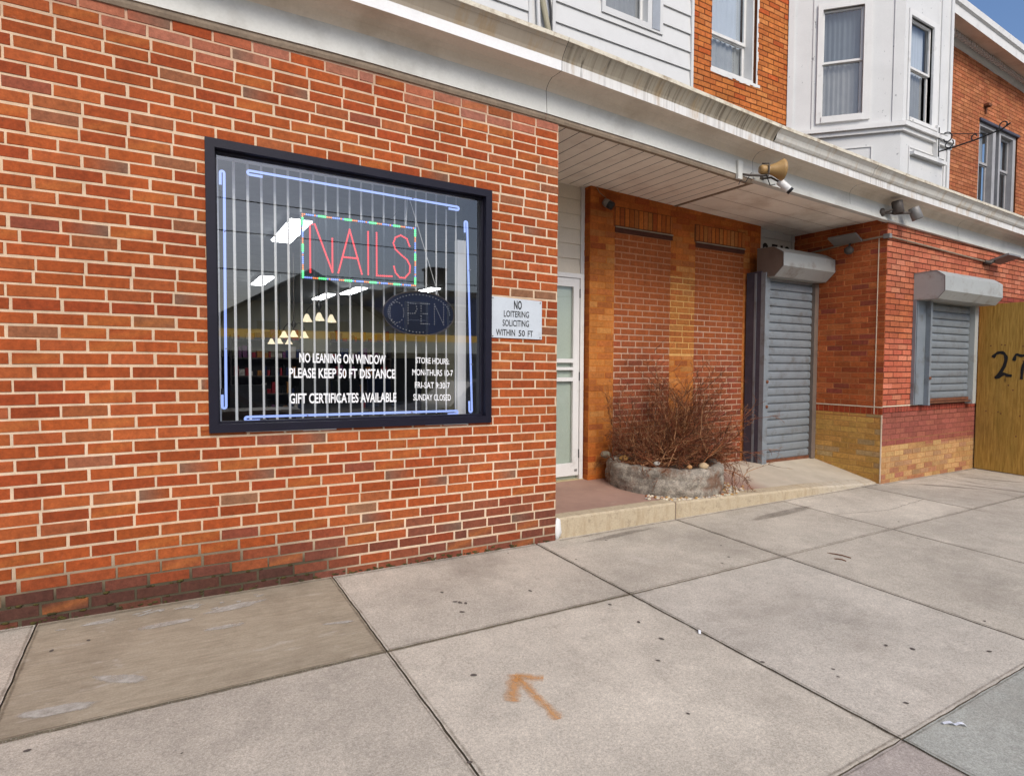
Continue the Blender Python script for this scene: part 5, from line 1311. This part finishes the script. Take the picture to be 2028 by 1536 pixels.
for (x, y, r, l, lab) in [(4.33, -1.24, -1.3, .16, 'longer dry twig lying on the pavement'), (4.24, -1.30, -1.2, .08, 'shorter dry twig beside the longer one')]:
    m = MB(); m.tube([(x + l * t * math.cos(r) * .5, y + l * t * math.sin(r) * .5, gz(x, y) + .006 + .004 * math.cos(t * 3)) for t in (-1, -.4, .3, 1)], .004, 5)
    tag(m.build('fallen_twig', mat('twig_' + lab[:5].strip(), C(120, 75, 45), .9), base=(x, y, gz(x, y))), lab, 'twig', 'fallen twigs')

# ================================================================== ACROSS THE STREET (seen in the shop glass)
def house(name, lab, x0, x1, y0, zt, apex, colr, roofc, wins, cat='house'):
    h = thing(name, lab, cat, ((x0 + x1) / 2, y0, -.36)); m = MB(); mw = mat(name + '_wall', colr, .8, .08, 2)
    m.box(x0, x1, y0 - 8, y0, -.4, zt)
    xm = (x0 + x1) / 2
    if apex: m.add([(x0, y0, zt), (x1, y0, zt), (xm, y0, apex), (x0, y0 - 8, zt), (x1, y0 - 8, zt), (xm, y0 - 8, apex)], [(0, 1, 2), (5, 4, 3)])
    m.build('wall', mw, h)
    m = MB()
    if apex:
        ov = .35; sl = (apex - zt) / (xm - x0)
        for s, xa in ((-1, x0 - ov), (1, x1 + ov)):
            za_ = zt - sl * ov
            m.hexa([(xa, y0 + ov, za_), (xm, y0 + ov, apex), (xm, y0 - 8.3, apex), (xa, y0 - 8.3, za_), (xa, y0 + ov, za_ + .2), (xm, y0 + ov, apex + .2), (xm, y0 - 8.3, apex + .2), (xa, y0 - 8.3, za_ + .2)])
    else: m.box(x0 - .2, x1 + .2, y0 - 8, y0 + .25, zt + .002, zt + .25)
    m.build('roof', mat(name + '_roof', roofc, .9, .15, 4), h)
    for (a, b, c, d) in wins:
        fr = FR((0, y0, 0), (1, 0, 0), (0, 1, 0)); m = MB()
        for (p, q, r, s) in [(a - .12, a, c - .12, d + .12), (b, b + .12, c - .12, d + .12), (a, b, d, d + .12), (a, b, c - .12, c), (a, b, (c + d) / 2 - .03, (c + d) / 2 + .03)]: m.fbox(fr, p, q, r, s, 0, .06)
        w = m.build('window', MWHITE, h); m = MB(); m.fbox(fr, a, b, c, d, .005, .02); m.build('pane', MROOMD, w)
    return h
house('gable_house', 'cream sided gabled house across the street reflected in the shop glass', 2.4, 9.2, -23.5, 3.2, 5.15, (.78, .72, .55, 1), C(90, 88, 86), [(3.6, 4.5, 1.9, 3.0), (6.6, 7.5, 2.0, 3.1)])
house('blue_house', 'deep blue house with white window trim reflected in the shop glass', 10.0, 15.5, -24.5, 4.7, None, (.06, .12, .38, 1), C(150, 120, 90), [(10.7, 11.7, 2.6, 4.2), (13.0, 14.0, 2.6, 4.2)])
dh = house('dark_house', 'dark roofed house with a chimney reflected behind the blue house', 9.4, 22, -33.2, 5.6, None, C(80, 84, 88), C(60, 62, 66), [(18, 19, 3, 4.5)])
m = MB(); m.box(15.9, 17.1, -35, -34, 5.86, 7.6); m.box(15.8, 17.2, -35.1, -33.9, 7.6, 7.75); m.build('chimney', mat('chimney_brick', C(90, 80, 76), .9), dh)
house('brick_row_house', 'dull brown row house left of the cream gable, seen in the glass', -9, -1.2, -26, 2.3, None, C(110, 92, 80), C(80, 80, 80), [(-7, -6, .8, 2), (-4, -3, .8, 2)])
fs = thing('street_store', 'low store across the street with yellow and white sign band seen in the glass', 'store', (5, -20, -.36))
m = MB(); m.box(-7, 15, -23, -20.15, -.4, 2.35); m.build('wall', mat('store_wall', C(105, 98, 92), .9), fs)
m = MB(); m.box(-7, 15, -20.15, -19.95, 1.66, 2.15); m.build('sign_band', emit('white_sign_added_glow', (.80, .84, .80, 1), .40), fs)  # glow added to the sign face to brighten its reflection in the shop glass
m = MB(); m.box(-7, 15, -20.15, -19.9, 2.152, 2.45); m.build('awning_band', emit('yellow_sign_added_glow', (.95, .56, .06, 1), .75), fs)  # yellow band also given an added glow for the window reflection
for k in range(7):
    m = MB(); fr = FR((0, -20.15, 0), (1, 0, 0), (0, 1, 0)); a = -6.5 + k * 3.05
    for (p, q, r, s) in [(a - .1, a, -.2, 1.6), (a + 2.6, a + 2.7, -.2, 1.6), (a, a + 2.6, 1.5, 1.6), (a, a + 2.6, -.2, .1)]: m.fbox(fr, p, q, r, s, 0, .08)
    w = m.build('window', MPOST, fs); m = MB(); m.fbox(fr, a, a + 2.6, .1, 1.5, .004, .03); m.build('pane', MROOMD, w)
def car(x, y, colr, lab):
    t = thing('parked_car', lab, 'car', (x, y, -.49), 'cars parked along the kerb'); z = -.49
    prof = [(-2.1, .28), (-2.15, .62), (-1.95, .82), (-1.35, .92), (-.85, 1.36), (.55, 1.40), (1.25, .98), (2.0, .82), (2.15, .60), (2.12, .28)]
    m = MB(); k = len(prof); ins = [.0, .0, .03, .06, .16, .16, .06, .04, .0, .0]
    L = [(x + a, y - .86 + i, z + b) for (a, b), i in zip(prof, ins)]; R = [(x + a, y + .86 - i, z + b) for (a, b), i in zip(prof, ins)]
    m.add(L + R, [(i, i + 1, k + i + 1, k + i) for i in range(k - 1)] + [tuple(range(k)), tuple(range(2 * k - 1, k - 1, -1)), (0, k, 2 * k - 1, k - 1)]); m.build('body', mat('car_paint_' + lab.split()[0], colr, .25, .02, spec=.6), t)
    m = MB()
    for s in (-1, 1):
        yy = lambda b: y + s * (.86 + .012 - .06 - .10 * (b - .92) / .44)
        m.add([(x - 1.15, yy(.97), z + .97), (x - .78, yy(1.31), z + 1.31), (x + .50, yy(1.34), z + 1.34), (x + 1.05, yy(1.0), z + 1.0)], [(0, 1, 2, 3)])
    m.build('side_glass', MROOMD, t)
    for dx in (-1.3, 1.3):
        for s in (-1, 1):
            m = MB(); m.lathe([(0, -.11), (.2, -.11), (.32, -.09), (.33, 0), (.32, .09), (.2, .11), (0, .11)], (x + dx, y + s * .78, z + .33), (0, 1, 0), 18); w = m.build('wheel', MBLACK, t)
            m = MB(); m.lathe([(.19, 0), (.15, .012), (0, .015)], (x + dx, y + s * .895, z + .33), (0, s, 0), 12); m.build('rim', MGREYM, w)
car(0.2, -7.0, C(70, 20, 22), 'dark red car parked at the kerb, seen in the glass')
car(6.0, -7.0, C(40, 46, 60), 'charcoal car parked at the kerb, seen in the glass')
# utility poles and overhead wires
for k, x in enumerate((-14.0, 19.0)):
    t = thing('utility_pole', ('left' if k == 0 else 'right') + ' wooden utility pole standing on the near kerb outside the picture', 'utility pole', (x, -13.8, -.5), 'utility poles')
    m = MB(); m.tube([(x, -13.8, -.5), (x, -13.8, 8.2)], [.16, .12], 10); m.build('pole', mat('pole_wood_%d' % k, C(95, 82, 70), .9), t)
    m = MB(); m.box(x - .06, x + .06, -14.8, -12.8, 7.4, 7.52); m.build('crossarm', MSTRIP, t)
for k, (y, z) in enumerate(((-12.9, 7.6), (-13.4, 7.55), (-14.2, 7.55), (-14.7, 6.3), (-13.65, 5.2), (-13.66, 4.2))):
    m = MB(); m.tube([(-14 + 33 * i / 20, y, z - .5 * (1 - (2 * i / 20 - 1) ** 2)) for i in range(21)], .017, 5)
    tag(m.build('overhead_wire', MBLACK, base=(2.5, y, z - .5)), ['thin overhead wire nearest the shops', 'second overhead wire from the shops', 'third overhead wire over the street', 'lower bundled wire toward the far side', 'thick phone cable below the wires', 'lowest cable strung between the poles'][k], 'wire', 'overhead wires')

# ================================================================== LIGHT, SKY, CAMERA
W = bpy.data.worlds.new('World'); S.world = W; W.use_nodes = True
nt = W.node_tree; bg = nt.nodes['Background']; sky = nt.nodes.new('ShaderNodeTexSky'); sky.sky_type = 'NISHITA'; sky.sun_disc = False
SUN = Vector((-0.12, -0.72, 0.64)).normalized()
sky.sun_elevation = math.asin(SUN.z); sky.sun_rotation = math.atan2(SUN.x, SUN.y); sky.air_density = 1.0; sky.dust_density = 3.5; sky.ozone_density = 6.0
nt.links.new(sky.outputs[0], bg.inputs[0]); bg.inputs[1].default_value = 0.10
sl = bpy.data.lights.new('sun', 'SUN'); sl.energy = 1.3; sl.angle = math.radians(26); sl.color = (1.0, 0.90, 0.75)
so = bpy.data.objects.new('sun', sl); COL.objects.link(so); so.rotation_euler = (-SUN).to_track_quat('-Z', 'Y').to_euler()
cam = bpy.data.cameras.new('camera'); co = bpy.data.objects.new('camera', cam); COL.objects.link(co)
F, YAW, PIT, ROL = 1177., .5362, -.0404, .0047
fwd = Vector((math.sin(YAW) * math.cos(PIT), math.cos(YAW) * math.cos(PIT), math.sin(PIT)))
r = Vector((math.cos(YAW), -math.sin(YAW), 0)); u = r.cross(fwd)
R2 = r * math.cos(ROL) + u * math.sin(ROL); U2 = -r * math.sin(ROL) + u * math.cos(ROL)
M4 = Matrix(((R2.x, U2.x, -fwd.x, 0), (R2.y, U2.y, -fwd.y, -3.75), (R2.z, U2.z, -fwd.z, 1.22), (0, 0, 0, 1)))
co.matrix_world = M4
cam.sensor_width = 36; cam.lens = 36 * F / 2028; cam.clip_start = .05; cam.clip_end = 1500
S.camera = co
S.view_settings.view_transform = 'Standard'; S.view_settings.look = 'None'; S.view_settings.exposure = 0.80; S.view_settings.gamma = 1
S.view_settings.use_curve_mapping = False
S.cycles.use_denoising = True
